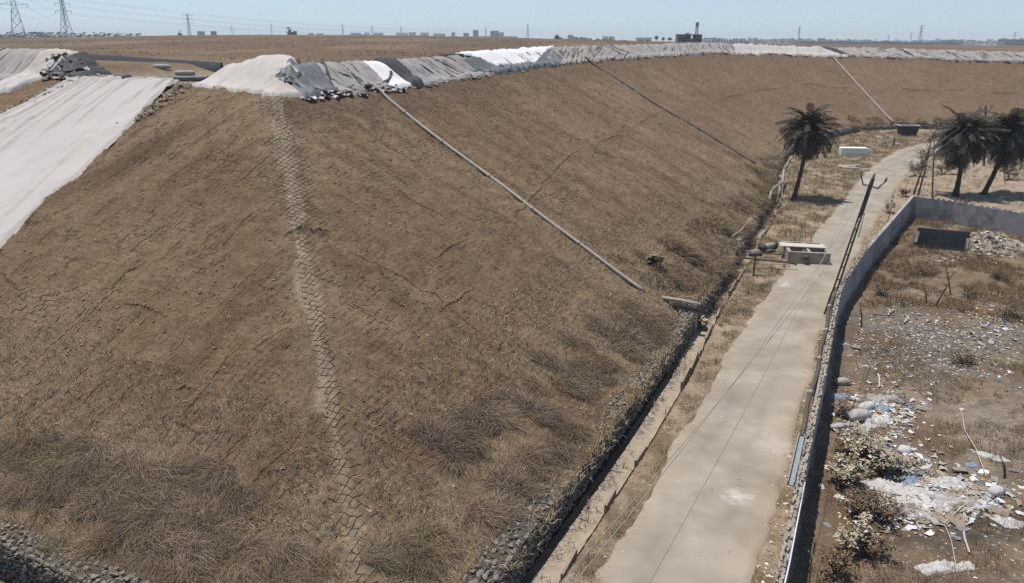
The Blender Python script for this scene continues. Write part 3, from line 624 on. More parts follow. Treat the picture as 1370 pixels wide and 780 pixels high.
S_('cover_sheet', (1260, 1470), (1228, 1440), 'geotex_grey', 'farthest grey crest cover running out of the right edge', seed=15, folds=.25, ff=.6)
# left of the opening
S_('cover_sheet', None, None, 'geotex_grey', 'grey cover sheet over the mound at the upper left edge', q=(-56, -35.6, -56, -35), seed=16, folds=.16, ff=1.1, off=.12, wl=-.6, wu=4.4, nv=32)
S_('cover_sheet', None, None, 'geotex_white', 'white cover strip hanging over the left mound beside dark folds', q=(-36, -33.2, -35.6, -31.5), seed=17, folds=.16, ff=1.9, off=.16, wl=-2.6, wu=4.2, nv=44)
S_('plastic_sheet', None, None, 'liner', 'crumpled black liner heaped at the left end of the opening', q=(-33.4, -28.6, -32, -26.5), seed=18, folds=.22, ff=1.1, off=.1, wl=.4, wu=4.6, nv=40)

# crumpled lower edge of the covers
def crumple_band(q0, q1, w0, w1, n, label, size=(.15, .5), cols=((.05, .05, .055), (.12, .125, .135), (.33, .31, .29), (.4, .38, .36), (.25, .2, .15)), name='plastic_scraps', zoff=.05, flat=.5):
    q = rng.uniform(q0, q1, n); w = rng.uniform(w0, w1, n); x, y = cpos(q, w); z = land(x, y) + zoff
    return stuff(name, [scraps(np.column_stack([x, y, z]), size, cols, flat)], M['scrap'], label, 'plastic')
def scraps(pts, size, cols, flat=.5, cjit=.25):
    """crumpled 3 x 3-vertex patches"""
    N = len(pts); g = np.array([(i, j) for i in (-1, 0, 1) for j in (-1, 0, 1)], float)
    sx = rng.uniform(size[0], size[1], N); sy = sx * rng.uniform(.35, 1.0, N); a = rng.uniform(0, 2 * math.pi, N)
    lx = g[None, :, 0] * sx[:, None] / 2 * (1 + rng.uniform(-.35, .35, (N, 9))); ly = g[None, :, 1] * sy[:, None] / 2 * (1 + rng.uniform(-.35, .35, (N, 9)))
    x = lx * np.cos(a)[:, None] - ly * np.sin(a)[:, None]; y = lx * np.sin(a)[:, None] + ly * np.cos(a)[:, None]
    z = rng.uniform(0, 1, (N, 9)) * (sx * flat)[:, None] - .02
    V = np.stack([pts[:, :1] + x, pts[:, 1:2] + y, pts[:, 2:3] + z], -1).reshape(-1, 3)
    f = np.array([(0, 3, 4), (0, 4, 1), (1, 4, 5), (1, 5, 2), (3, 6, 7), (3, 7, 4), (4, 7, 8), (4, 8, 5)]); F_ = (np.arange(N)[:, None, None] * 9 + f[None]).reshape(-1, 3)
    C_ = np.asarray(cols)[rng.integers(0, len(cols), N)] * (1 + rng.uniform(-cjit, cjit, N))[:, None]
    return V, F_, np.repeat(C_, 9, 0)
crumple_band(.2, 12, -.7, .15, 150, 'crumpled dark and grey plastic along the lower sheet edge by the corner')
crumple_band(12, 70, -.45, .05, 230, 'torn plastic and soil along the lower sheet edge in the middle', size=(.2, .6), cols=((.13, .12, .12), (.22, .2, .18), (.33, .31, .29), (.3, .25, .19), (.27, .21, .15)), flat=.18)
crumple_band(70, 250, -.5, .05, 330, 'torn plastic and soil along the far lower sheet edge', size=(.3, .9), cols=((.16, .15, .145), (.24, .22, .2), (.36, .34, .32), (.3, .25, .19), (.26, .2, .145)), flat=.12)
crumple_band(-34, -26.5, -.2, 3.0, 130, 'shredded black and grey plastic around the left mound', size=(.3, .9), flat=.5)
# dark folds crossing the covers: creased plastic ropes
def fold_rope(lowpx, highpx, mat, label, wl=-.2, wu=3.3, rad=.11, n=26, bow=0., lo=-5, hi=320):
    a, b = q_at(lowpx, 0.0, lo, hi), q_at(highpx, 3.2, lo, hi); t = np.linspace(0, 1, n); q = a + (b - a) * t + bow * np.sin(math.pi * t) + .12 * fbm(t * 6, t * 0 + lowpx, 2, 200); wv = wl + (wu - wl) * t
    x, y = cpos(q, wv); z = land(x, y) + .22
    m = MB().tube(np.column_stack([x, y, z]), [rad * (.5 + random.random()) for _ in t], 6); o = m.build('plastic_fold', M[mat], smooth=True); return tag(o, label, 'plastic fold')
fold_rope(492, 452, 'liner', 'black fold slanting across the wide wrinkled grey sheet', rad=.10)
fold_rope(487, 497, 'liner', 'black fold curling beside the head of the long pipe', wl=-.2, wu=1.5, rad=.12, bow=1.0)
fold_rope(446, 432, 'liner', 'black fold between the two near grey sheets', rad=.09)
fold_rope(418, 372, 'liner', 'black fold crossing the bluish plastic near the corner, left of two', rad=.13, bow=-.6)
fold_rope(434, 398, 'liner', 'black fold crossing the bluish plastic near the corner, right of two', rad=.12, bow=.5)
for k, (a, b, l) in enumerate(((604, 556, 'left'), (628, 572, 'middle'), (646, 588, 'right'))):
    fold_rope(a, b, 'liner_grey', l + ' one of three dark creases on the broad grey crest sheet', rad=.06)
for k, (a, b, bw) in enumerate(((690, 602, 4.5), (684, 598, 4.0), (678, 590, 3.0))):
    fold_rope(a, b, 'liner', ('top', 'middle', 'bottom')[k] + ' black fold sweeping under the brightest white sheet from the left', wl=.2 - .25 * k, wu=3.3, rad=.12, bow=bw)
for k, (a, b) in enumerate(((712, 750), (724, 754), (736, 758))):
    fold_rope(a, b, 'liner_grey', ('first', 'second', 'third')[k] + ' dark crease curving up at the right end of the brightest white sheet', rad=.09, bow=2.5)
for k, (a, b) in enumerate(((800, 783), (838, 806), (852, 812), (884, 862), (918, 902), (936, 924), (958, 946), (986, 976))):
    fold_rope(a, b, 'liner_grey', f'{("first", "second", "third", "fourth", "fifth", "sixth", "seventh", "eighth")[k]} dark slit from the left in the pale grey far covers', rad=.16, wl=.6, wu=3.0)

# big pale sheet on the left face, one piece from the opening down to the foot
def big_sheet():
    nu, nv = 150, 210
    # four corners in (along, outward): right edge follows the fall line, left edge drifts away
    T0, T1 = np.array(xy2sr(*P(240, 107.5, 12.45)[:2])), np.array(xy2sr(*P(101, 107.5, 12.45)[:2])); B0 = np.array(xy2sr(*hit(0, 333)[:2])); B1 = np.array(xy2sr(*hit(0, 156)[:2]))
    B0 = T0 + (B0 - T0) * (T0[0] - 1.0) / (T0[0] - B0[0]); B1 = T1 + (B1 - T1) * (T1[0] - 1.0) / (T1[0] - B1[0])
    U, W = np.meshgrid(np.linspace(0, 1, nu), np.linspace(0, 1, nv), indexing='ij')
    s = (T0[0] * (1 - U) + T1[0] * U) * (1 - W) + (B0[0] * (1 - U) + B1[0] * U) * W; r = (T0[1] * (1 - U) + T1[1] * U) * (1 - W) + (B0[1] * (1 - U) + B1[1] * U) * W
    ed = np.array([xy2sr(*hit(240 - (v_ - 107) * 240 / 226, v_)[:2]) for v_ in (110, 116, 124, 135, 150, 165, 200, 250, 300, 333)]); ed = ed[np.argsort(ed[:, 0])]; ed = np.vstack([ed[0] + (ed[0] - ed[2]) * 4, ed])
    rr0 = np.interp(s, ed[:, 0], ed[:, 1]); r = r + (rr0 - (T0[1] * (1 - W) + B0[1] * W)) * (1 - U) ** 2
    s = s + .25 * fbm(U * 6, W * 0, 2, 300) * (W < .02); r = r + .22 * fbm(W * 14, U * 0, 3, 301) * (np.abs(U - .5) * 2) ** 6
    x, y = sr2xy(s, r); z0, _ = base_h(x.ravel(), y.ravel()); zl = land(x.ravel(), y.ravel()).reshape(U.shape); z = np.maximum(z0.reshape(U.shape) + .24, zl + .14)
    fo = .06 * fbm(U * 11 + W * 1.5, W * 1.6, 3, 303) + .035 * fbm(U * 24 + W * 5, W * 9, 3, 304); cr = np.clip(1 - np.abs(fbm(U * 7 + W * 1.2, W * 1.1, 2, 306)) * 3.2, 0, 1) ** 3
    cr2 = np.clip(1 - np.abs(fbm(U * 5 - W * 3, W * 5, 3, 309)) * 3.5, 0, 1) ** 3 * sstep(.35, .8, W)
    z = z + fo + .22 * cr + .15 * cr2 + .10 * fbm(x * .15, y * .15, 2, 311); d = np.minimum(np.minimum(U, 1 - U) * nu, np.minimum(W, 1 - W) * nv); z -= np.clip(2 - d, 0, 1) * .25
    return tag(put('cover_sheet', mesh_of('cover_sheet', np.column_stack([x.ravel(), y.ravel(), z.ravel()]), grid_faces(nu, nv), M['geotex_big'], True)), 'huge pale cover sheet spread down the left slope face', 'sheet')
big_sheet()
# soil spilled over the sheet's right side and the black step behind the opening
def soil_spill(pts, n, label, size=(.08, .26), cols=((.30, .24, .175), (.25, .195, .14), (.19, .145, .1)), jit=.5, name='spilled_soil'):
    pr = []
    H_ = [hit(*p) for p in pts]
    for a, b in zip(H_[:-1], H_[1:]):
        t = rng.uniform(0, 1, n)[:, None]; q = a + (b - a) * t; q[:, :2] += rng.normal(0, jit, (n, 2)); q[:, 2] = land(q[:, 0], q[:, 1]) + .16; pr.append(scraps(q, size, cols, .35))
    return stuff(name, pr, M['scrap'], label, 'soil')
soil_spill([(243, 112), (232, 122), (212, 138), (196, 150), (186, 160)], 130, 'brown soil spilled over the right border of the huge pale sheet')
soil_spill([(98, 108), (70, 120), (40, 137), (0, 157)], 120, 'dark clods along the left border of the huge pale sheet', (.1, .35), ((.17, .135, .1), (.12, .095, .07), (.26, .215, .165)))
a, b = P(88, 84, 12.95), P(300, 91.5, 12.95); a[1] = b[1] = 0
pa = np.array([*P(90, 85.5, 12.8)[:2]]); pb = np.array([*P(296, 93, 12.8)[:2]])
npz = 30; V = []; _zz = base_h(pa[0] + (pb[0] - pa[0]) * np.linspace(0, 1, 40), pa[1] + (pb[1] - pa[1]) * np.linspace(0, 1, 40))[0]; _ze = np.polyval(np.polyfit(np.linspace(0, 1, 40), _zz, 1), [0, 1]) + .55
for i in range(npz):
    q = pa + (pb - pa) * i / (npz - 1); zt = _ze[0] + (_ze[1] - _ze[0]) * i / (npz - 1)
    V += [(q[0], q[1], 12.2), (q[0], q[1] + .1, zt), (q[0], q[1] + .5, zt + .01), (q[0], q[1] + 1.0, 12.2)]
lin = put('liner_step', mesh_of('liner_step', V, grid_faces(npz, 4), M['liner'])); tag(lin, 'low black liner step running behind the opening in the crest', 'liner')
for (u, v, L_, mat, lab) in ((217, 91, 1.6, 'sack', 'short pale roll lying before the black step, left of two'), (247, 92, 1.8, 'sack', 'pale roll lying before the black step, right of two'), (250, 98, 3.4, 'liner_grey', 'long bluish roll beside the dirty white corner sheet')):
    p = P(u, v, 13.0); m_ = MB(); m_.tube([(-L_ / 2, 0, 0), (-L_ / 4, .03, .02), (L_ / 4, -.02, .03), (L_ / 2, .02, 0)], [.2, .24, .23, .18], 10)
    o = m_.build('sheet_roll', M[mat], smooth=True, loc=up(p[0], p[1], .2), rot=(0, 0, .12)); tag(o, lab, 'sheet roll')

# ================================================================== PIPES DOWN THE SLOPE
def slope_pipe(top, bot, rad, mat, label, joints=5, lift=.0):
    a, b = hit(*top), hit(*bot); n = 40; pts = []
    for i in range(n):
        q = a + (b - a) * i / (n - 1); z = land(np.array([q[0]]), np.array([q[1]]))[0]; pts.append(np.array([q[0], q[1], z]))
    pts = np.array(pts); zz = pts[:, 2].copy()
    for _ in range(12): zz[1:-1] = (zz[:-2] + 2 * zz[1:-1] + zz[2:]) / 4
    pts[:, 2] = np.maximum(zz, pts[:, 2] - .05) + rad * .9 + lift; pts[:4, 2] += np.array([.32, .26, .16, .06])
    root = empty('drain_pipe', pts[0], 0, label, 'pipe'); m = MB().tube(pts - pts[0], rad, 10); m.build('pipe_barrel', M[mat], root, True)
    for k in range(1, joints + 1):
        i = int(k * (n - 2) / (joints + 1)); MB().tube([(pts[i] - pts[0]), (pts[i] - pts[0]) + (pts[i + 1] - pts[i]) * .25 / np.linalg.norm(pts[i + 1] - pts[i])], rad * 1.12, 10).build('joint_collar', M[mat], root, True)
    return pts
slope_pipe((493, 117.5), (862, 391), .11, 'pipe', 'long pale grey pipe running down the near slope face')
slope_pipe((783, 80), (1010, 219), .12, 'pipe_dark', 'thinner dark pipe running down the middle of the slope')
slope_pipe((1113, 76), (1196, 164), .17, 'pipe', 'farthest pale pipe coming down behind the dark skip')
# outlet of the long pipe across the gabion
oa, ob = hit(886, 399), np.array([*P(939, 409, 1.45)])
root = empty('outlet_pipe', (ob[0], ob[1], 0), 0, 'pale outlet pipe crossing the gabion into the drain', 'pipe')
o3 = np.array([ob[0], ob[1], 0]); MB().tube([oa - o3, oa * .5 + ob * .5 - o3 + np.array([0, 0, .05]), ob - o3], .12, 12).build('pipe_barrel', M['pipe'], root, True)
dd = (ob - oa) / np.linalg.norm(ob - oa)
MB().bar(oa - o3 + dd * .8 - np.array([0, 0, .3]), ob - o3 - np.array([0, 0, .32]), .34, .22).build('support_beam', M['wood'], root)
for e, k in ((.35, 0), (1.0, 1)): MB().box(ob - o3 - dd * e - np.array([0, 0, .75]), (.22, .3, 1.5), math.atan2(dd[1], dd[0])).build('concrete_post', M['concrete'], root)
MB().tube([ob - o3 - dd * .02, ob - o3 + dd * .05], .165, 12).build('pipe_mouth', M['dark'], root, True)

# ================================================================== BOUNDARY WALL
def wall_run(name, line, label, th=.24, cap=True, ncap=280, step=.26):
    p = np.array(line, float); d = np.concatenate([[0], np.cumsum(np.hypot(*np.diff(p, axis=0).T))]); A = np.array([*sr2xy(*p[0]), 0.]); root = empty(name, A, 0, label, 'wall')
    n = int(d[-1] / 1.2) + 2; t = np.linspace(0, d[-1], n); q = np.column_stack([np.interp(t, d, p[:, k]) for k in (0, 1)]); tg = np.gradient(q, axis=0); tg /= np.linalg.norm(tg, axis=1)[:, None]; nr = np.column_stack([-tg[:, 1], tg[:, 0]])
    V = []
    for i in range(n):
        for o_, z in ((0, -.5), (0, WH), (-th, WH), (-th, -.5)):
            sgn = 1 if nr[i, 1] > 0 else 1
            c = q[i] + nr[i] * o_; V.append(np.array([*sr2xy(*c), z + (.03 * perlin(np.array([t[i] * .3]), np.array([1.]), 400)[0] if z > 0 else 0)]) - A)
    Fs = []
    for i in range(n - 1):
        for k in range(4): Fs.append((i * 4 + k, i * 4 + (k + 1) % 4, (i + 1) * 4 + (k + 1) % 4, (i + 1) * 4 + k))
    Fs += [(0, 1, 2, 3), tuple((n - 1) * 4 + k for k in (3, 2, 1, 0))]
    put('wall_body', mesh_of('wall_body', V, Fs, M['wallc']), root)
    return root, p, d, A
CAPS = []
for k in range(8):
    random.seed(40 + k); CAPS.append(MB().box((0, 0, 0), (.25, .17, .10), jit=.028).mesh('coping_stone', M['wallcap'] if k % 3 else M['stone2']))
random.seed(11)
def coping(root, p, d, A, s0, s1, step, rows, nmax=300, th=.24):
    k = 0; a = s0
    while a < s1 and k < nmax:
        for r_ in range(rows):
            if random.random() < .10: continue
            q = np.array([np.interp(a, d, p[:, 0]), np.interp(a, d, p[:, 1])]); q2 = np.array([np.interp(a + .2, d, p[:, 0]), np.interp(a + .2, d, p[:, 1])]); t = (q2 - q) / (np.linalg.norm(q2 - q) + 1e-9); nr = np.array([-t[1], t[0]])
            c = q - nr * (th * (r_ + .5) / rows + random.uniform(-.02, .02)); w = np.array([*sr2xy(*c), WH + .045 + random.uniform(-.02, .03)]) - A
            x2 = np.array(sr2xy(*(q + t))) - np.array(sr2xy(*q)); put('coping_stone', CAPS[random.randrange(8)], root, w, (random.uniform(-.12, .12), random.uniform(-.12, .12), math.atan2(x2[1], x2[0]) + random.uniform(-.25, .25)), (random.uniform(.8, 1.25), random.uniform(.75, 1.15) * (2 / rows) * .5 * 1.1, random.uniform(.6, 1.3))); k += 1
        a += step * random.uniform(.8, 1.15)
root, p, d, A = wall_run('boundary_wall', WALL, 'long grey boundary wall between the road and the littered yard'); i0 = np.interp(3, p[:, 0], d); coping(root, p, d, A, i0, d[-1], .27, 2, 300)
root, p, d, A = wall_run('boundary_wall', FARW + np.array([0, 0.002]), 'grey cross wall closing the far end of the yard below two palms'); coping(root, p, d, A, .3, d[-1], .5, 1, 60)
pc = np.array(sr2xy(*FARW[2])); MB().box((0, 0, .9), (.4, .4, 2.9), .6).build('wall_pier', M['wallc'], None, loc=(pc[0] + .1, pc[1] - .3, 0)); tag(bpy.data.objects['wall_pier'], 'grey pier standing against the cross wall near the right edge', 'pier')
# long pipe lying against the road side of the wall
def on_wall(s, dr, z): return np.array([*sr2xy(s, np.interp(s, WALL[:, 0], WALL[:, 1]) + dr), z])
PA = [on_wall(s, -.42 - .05 * math.sin(s), 1.75 - .02 * (s - 18) * 0) for s in np.linspace(17.0, 37.5, 16)]
root = empty('steel_pipe', (*PA[0][:2], 0), 0, 'long brown pipe carried along the road side of the boundary wall', 'pipe'); o3 = np.array([*PA[0][:2], 0])
MB().tube([q - o3 for q in PA], .10, 9).build('pipe_barrel', M['pipe_dark'], root, True)
for k in (3, 6, 9, 12): MB().tube([PA[k] - o3, PA[k] + (PA[k + 1] - PA[k]) * .15 - o3], .135, 9).build('joint_collar', M['galv'], root, True)
for k in (1, 5, 8, 11, 14): q = PA[k] - o3; MB().box((q[0], q[1], .8), (.09, .09, 1.7), .4).build('pipe_support', M['steel'], root)
q0, q1 = on_wall(13.3, -.40, 1.72), on_wall(16.9, -.40, 1.78); root = empty('trough_channel', (*q0[:2], 0), 0, 'pale bluish channel section at the near end of the brown wall pipe', 'channel'); o3 = np.array([*q0[:2], 0])
MB().bar(q0 - o3, q1 - o3, .2, .04).build('channel_floor', M['blue_pipe'], root)
dx = (q1 - q0)[:2] / np.linalg.norm((q1 - q0)[:2]); nn = np.array([-dx[1], dx[0], 0]) * .10
for sg in (1, -1): MB().bar(q0 - o3 + nn * sg + np.array([0, 0, .07]), q1 - o3 + nn * sg + np.array([0, 0, .07]), .03, .16).build('channel_side', M['blue_pipe'], root)
for f in (.85,): q = q0 + (q1 - q0) * f - o3; MB().box((q[0], q[1], .84), (.09, .09, 1.7), .4).build('pipe_support', M['steel'], root)
wr = [on_wall(s, .04, WH + .12 + .03 * math.sin(s * 2)) for s in np.linspace(3, 13, 12)]; wr.append(on_wall(13.2, .05, 1.2)); tag(MB().tube(wr, .022, 6).build('hose', M['far_white'], smooth=True), 'thin white hose lying along the near top of the boundary wall', 'hose')

# ================================================================== POLES AND WIRES
def lattice_pole(base, top, label):
    """two channels joined by battens, tapering, with a forked head"""
    base = np.array(base, float); top = np.array(top, float); root = empty('utility_pole', base, 0, label, 'utility pole'); d = top - base; L_ = np.linalg.norm(d); d /= L_; x = np.cross(d, (0, 1, .0)); x /= np.linalg.norm(x)
    w0, w1 = .13, .065
    for s_ in (-1, 1): MB().bar(x * s_ * w0, d * L_ + x * s_ * w1, .05, .10).build('channel_leg', M['steel'], root)
    n = 11
    for k in range(1, n):
        f = k / n; wv = w0 + (w1 - w0) * f; MB().bar(d * L_ * f - x * wv, d * L_ * f + x * wv, .10, .07).build('batten', M['steel'], root)
    MB().bar(d * L_ * .72, d * L_, .12, .09).build('top_plate', M['steel'], root)
    h = d * L_
    for s_ in (-1, 1):
        arm = MB(); arm.bar(h - d * .45, h - d * .45 + x * s_ * .45 - d * .05, .07); arm.bar(h - d * .5 + x * s_ * .45, h + x * s_ * .78 + d * .02, .07); a_ = arm.build('cross_arm', M['steel'], root)
        MB().tube([h + x * s_ * .78, h + x * s_ * .78 + d * .1, h + x * s_ * .78 + d * .2, h + x * s_ * .78 + d * .3], [.05, .085, .06, .03], 8).build('insulator', M['porcelain'], a_, True)
    MB().tube([h, h + d * .12, h + d * .22, h + d * .34], [.05, .085, .06, .03], 8).build('insulator', M['porcelain'], root, True)
    return [h + base + x * s_ * .78 + d * .28 for s_ in (-1, 1)] + [h + base + d * .32], x, d
pb = on_wall(37.2, -.75, 0); ptop = PY(1168, 238, pb[1] + 1.3)
tips, px_, _ = lattice_pole(pb, ptop, 'leaning steel utility pole with forked head beside the boundary wall')
def wire(a, b, sag, label, r=.010, n=40):
    t = np.linspace(0, 1, n)[:, None]; p = a + (b - a) * t; p[:, 2] -= 4 * sag * (t * (1 - t))[:, 0]; tag(MB().tube(p, r, 5, False).build('overhead_wire', M['wire'], smooth=True), label, 'wire')
# the span towards the camera ends on a pole behind it
E0 = np.array([-9.5, -7.0, 8.6])
wire(tips[0], E0 + np.array([-.75, .3, 0]), 1.75, 'left one of the two close wires sagging over the road')
wire(tips[2], E0 + np.array([0, 0, .35]), 1.9, 'right one of the two close wires sagging over the road')
wire(tips[1], E0 + np.array([1.9, -.8, 0]), 1.75, 'single wire sagging over the road nearer the wall')
tb = P(1236, 262, 0); tt = PY(1254, 172, tb[1] + 2.0)
def thin_pole(base, top, label, r=.09, mat='steel', arms=True):
    base = np.array(base, float); top = np.array(top, float); root = empty('thin_pole', base, 0, label, 'pole'); d = top - base; MB().tube([d * 0, d * .5, d], [r, r * .85, r * .7], 8).build('pole_shaft', M[mat], root, True)
    if arms:
        MB().bar(d * .97 + np.array([-.6, 0, 0]), d * .97 + np.array([.6, 0, 0]), .09).build('cross_arm', M[mat], root)
        for k in (-.55, 0, .55): MB().tube([d * .97 + np.array([k, 0, .04]), d * .97 + np.array([k, 0, .3])], [.06, .03], 7).build('insulator', M['porcelain'], root, True)
    return root
b_ = P(1247, 268, 0); thin_pole(b_, PY(1250, 187, b_[1]), 'thin straight brown pole standing just behind the wall corner', .085, arms=False)
b_ = P(1262, 216, 0); b_ = np.array([92 * .62 + 6, 100, 0.]); b_ = P(1316, 222, 0); pt2 = PY(1319, 143, b_[1])
_t2, _, _ = lattice_pole(b_, pt2, 'distant forked utility pole half hidden between the two right palms')
for k in range(3): wire(tips[k], _t2[k], .8, ('left', 'right', 'middle')[k] + ' wire running on from the leaning pole towards the palms', .010)
b_ = P(1217, 262, 0); q = P(1155, 322, 0)
for (u, v, v1, lab) in ((1148, 318, 286, 'short thin stake on the roadside left of the wall corner'), (1187, 298, 262, 'tall thin stake among dry leaves beside the wall')):
    a_ = P(u, v, 0); t_ = PY(u + 8, v1, a_[1]); m_ = empty('stake', a_, 0, lab, 'stake'); MB().tube([(0, 0, 0), (t_ - a_) * .5 + np.array([.03, 0, 0]), t_ - a_], [.035, .03, .02], 6).build('stake_shaft', M['wood'], m_, True); MB().box(tuple(t_ - a_), (.14, .05, .12), .3).build('stake_head', M['wood'], m_)

# ================================================================== PALMS
def frond_mesh(name, L_, droop, mat, nl=32, seed=0, leaf=.42):
    r_ = np.random.default_rng(seed); V = []; Fs = []; n = nl; pts = []
    ang = .0; p = np.zeros(3); seg = L_ / n; pts.append(p.copy())
    for i in range(n): ang = droop * (i / n) ** 1.3; p = p + seg * np.array([math.cos(ang), 0, -math.sin(ang)]); pts.append(p.copy())
    mb = MB(); mb.tube(pts, [.035 * (1 - .8 * i / n) + .008 for i in range(n + 1)], 4)
    for i in range(2, n):
        f = i / n; ll = leaf * L_ / 2.6 * math.sin(math.pi * (f * .82 + .12)) ** .6 + .08; t = pts[i] - pts[i - 1]; t /= np.linalg.norm(t)
        for sg in (-1, 1):
            dv = t * .62 + np.array([0, sg * .72, -.12 + r_.uniform(-.22, .25)]); dv /= np.linalg.norm(dv); side = t * .03
            mid = pts[i] + dv * ll * .55; tip = pts[i] + dv * ll + np.array([0, 0, -.10 * ll - r_.uniform(0, .08)])
            mb.add([pts[i] - side * .6, pts[i] + side * .6, mid + side, mid - side, tip], [(0, 1, 2, 3), (3, 2, 4)])
    return mb.mesh(name, M[mat])
FRONDS = [frond_mesh('frond', 2.5, 1.0 + .25 * k, 'frond', seed=k) for k in range(4)]; DRY = [frond_mesh('dry_frond', 2.3, .55 + .3 * k, 'frond_dry', 20, seed=20 + k, leaf=.34) for k in range(3)]
def palm(base, head, label, sc, seed, n=74, nd_=20):
    random.seed(seed); base = np.array(base, float); head = np.array(head, float); root = empty('palm_tree', base, 0, label, 'palm tree', 'date palms by the road'); d = head - base; L_ = np.linalg.norm(d)
    pts = []; rs = []
    for i in range(15):
        f = i / 14; pts.append(d * f + np.array([.12 * math.sin(f * 3) * sc, 0, 0])); rs.append((.20 + (.20 if seed == 2 else .08) * math.exp(-f * 9) + .025 * (i % 2) + .13 * sstep(.8, 1, np.array(f))) * sc * .72)
    MB().tube(pts, rs, 10).build('trunk', M['trunk'], root, True)
    for i in range(n):
        f = (i + .5) / n; el = math.radians(82 - 118 * f ** .85 + random.uniform(-9, 9)); az = i * 2.39996 + random.uniform(-.25, .25); c_ = d + np.array([0, 0, -.35 * f * sc])
        put('frond', FRONDS[random.randrange(4)], root, c_, (random.uniform(-.5, .5), -el, az), sc * random.uniform(.62, 1.15))
    for i in range(nd_):
        el = math.radians(random.uniform(-82, -42)); put('dry_frond', DRY[random.randrange(3)], root, d + np.array([0, 0, -.55 * sc]), (random.uniform(-.7, .7), -el, i * 2.4 + random.uniform(-.3, .3)), sc * random.uniform(.6, .95))
    return root
b_ = P(1061, 268, 0); palm(b_, PY(1083, 170, b_[1] + 1.2), 'lone palm on the grass verge beside the drain', 1.30, 1, 150, 44)
b_ = P(1278, 262, 0); palm(b_, PY(1290, 178, b_[1] + .5), 'thick palm behind the cross wall with a swollen trunk foot', 1.48, 2, 150, 70)
b_ = P(1315, 261, 0); palm(b_, PY(1352, 176, b_[1] + .5), 'slanting palm at the right edge with a slim bare trunk', 1.52, 3, 150, 54)
random.seed(5)

# ================================================================== CHAMBER, TROUGH, SKIP AND ROADSIDE PIECES
def chamber():
    c = P(1076, 346, 0); yaw = math.atan2(E2[1], E2[0]) + .30; root = empty('concrete_chamber', (c[0], c[1], 0), yaw, 'open concrete valve chamber of four bays beside the road', 'chamber')
    w, dp, h, t = 3.0, 3.3, .95, .22
    for (x, y, a, b) in ((0, -dp / 2 + t / 2, w, t), (0, dp / 2 - t / 2, w, t), (-w / 2 + t / 2, 0, t, dp - 2 * t - .01), (w / 2 - t / 2, 0, t, dp - 2 * t - .01), (0, 0, w - 2 * t - .01, t)):
        MB().box((x, y, h / 2 - .1), (a, b, h + .2), jit=.008).build('chamber_wall', M['concrete'], root)
    for y in (-dp / 4, dp / 4): MB().box((.05, y, h / 2 - .1), (t * .8, dp / 2 - 1.5 * t - .02, h + .19), jit=.008).build('partition', M['concrete'], root)
    MB().box((0, 0, .06), (w - .1, dp - .1, .04)).build('chamber_floor', M['dark'], root)
    MB().box((-.25, .10, h + .09), (3.3, .95, .08), -.02, .02, jit=.02).build('cover_slab', M['plank'], root)
    MB().tube([(-.25, -dp / 2 - .25, .5), (-.25, -dp / 2 + .5, .62), (-.2, -.2, .85)], .13, 9).build('valve_body', M['pipe_dark'], root, True)
    MB().tube([(-.25, -dp / 2 - .2, .42), (-.25, -dp / 2 - .2, .78)], [.2, .2], 10).build('valve_flange', M['steel'], root, True)
    return c, yaw
cc, cyaw = chamber()
def line_pipe(name, pts, r, mat, label, cat='pipe'):
    o3 = np.array([pts[0][0], pts[0][1], 0.]); root = empty(name, o3, 0, label, cat); MB().tube([np.array(p) - o3 for p in pts], r, 9).build('pipe_barrel', M[mat], root, True)
    for k in (0, -1): p = np.array(pts[k]) - o3; q = np.array(pts[1 if k == 0 else -2]) - o3; d = (q - p) / np.linalg.norm(q - p); MB().tube([p, p + d * .08], r * 1.5, 9).build('pipe_flange', M['steel'], root, True)
line_pipe('feed_pipe', [P(993, 344, .75), P(1020, 347, .7), P(1052, 350, .6), P(1066, 353, .5)], .07, 'pipe_dark', 'thin dark pipe entering the chamber from the drain, lower of two')
line_pipe('feed_pipe', [P(990, 335, .9), P(1022, 338, .85), P(1050, 340, .8)], .05, 'steel', 'thin dark pipe entering the chamber from the drain, upper of two')
line_pipe('broken_pipe', [P(1020, 331, .45), P(1036, 327, .5)], .26, 'pipe', 'stub of wide grey pipe lying left of the concrete chamber')
line_pipe('bent_pipe', [P(1024, 227, 1.2), P(1036, 229, 1.1), P(1047, 232, .8)], .10, 'pipe_dark', 'short dark pipe crossing the drain at the slope foot')
line_pipe('bent_pipe', [hit(1029, 267), hit(1032, 258) + np.array([0, 0, .3]), P(1036, 250, 1.3), P(1046, 244, .7)], .12, 'pipe', 'pale pipe bending down into the drain')
line_pipe('post_pipe', [P(1045, 262, -.2), P(1047, 240, 0.9), P(1049, 226, 1.6)], .14, 'pipe', 'upright pale pipe standing in the drain left of the lone palm')
line_pipe('loose_pole', [hit(978, 322) + np.array([0, 0, .35]), hit(991, 312) + np.array([0, 0, .3]), hit(1005, 295) + np.array([0, 0, .3])], .045, 'plank', 'pale thin pole lying on the slope above the dark gabion block', 'pole')
def valve_post(u, v, h, label):
    c = P(u, v, 0); root = empty('valve_post', c, 0, label, 'post'); MB().tube([(0, 0, -.1), (0, 0, h)], .06, 8).build('post_shaft', M['steel'], root, True); MB().tube([(-.45, .05, h), (.45, -.05, h + .05)], .16, 10).build('post_head', M['pipe_dark'], root, True)
valve_post(1008, 368, 1.55, 'short rusty post with a drum head left of the chamber')
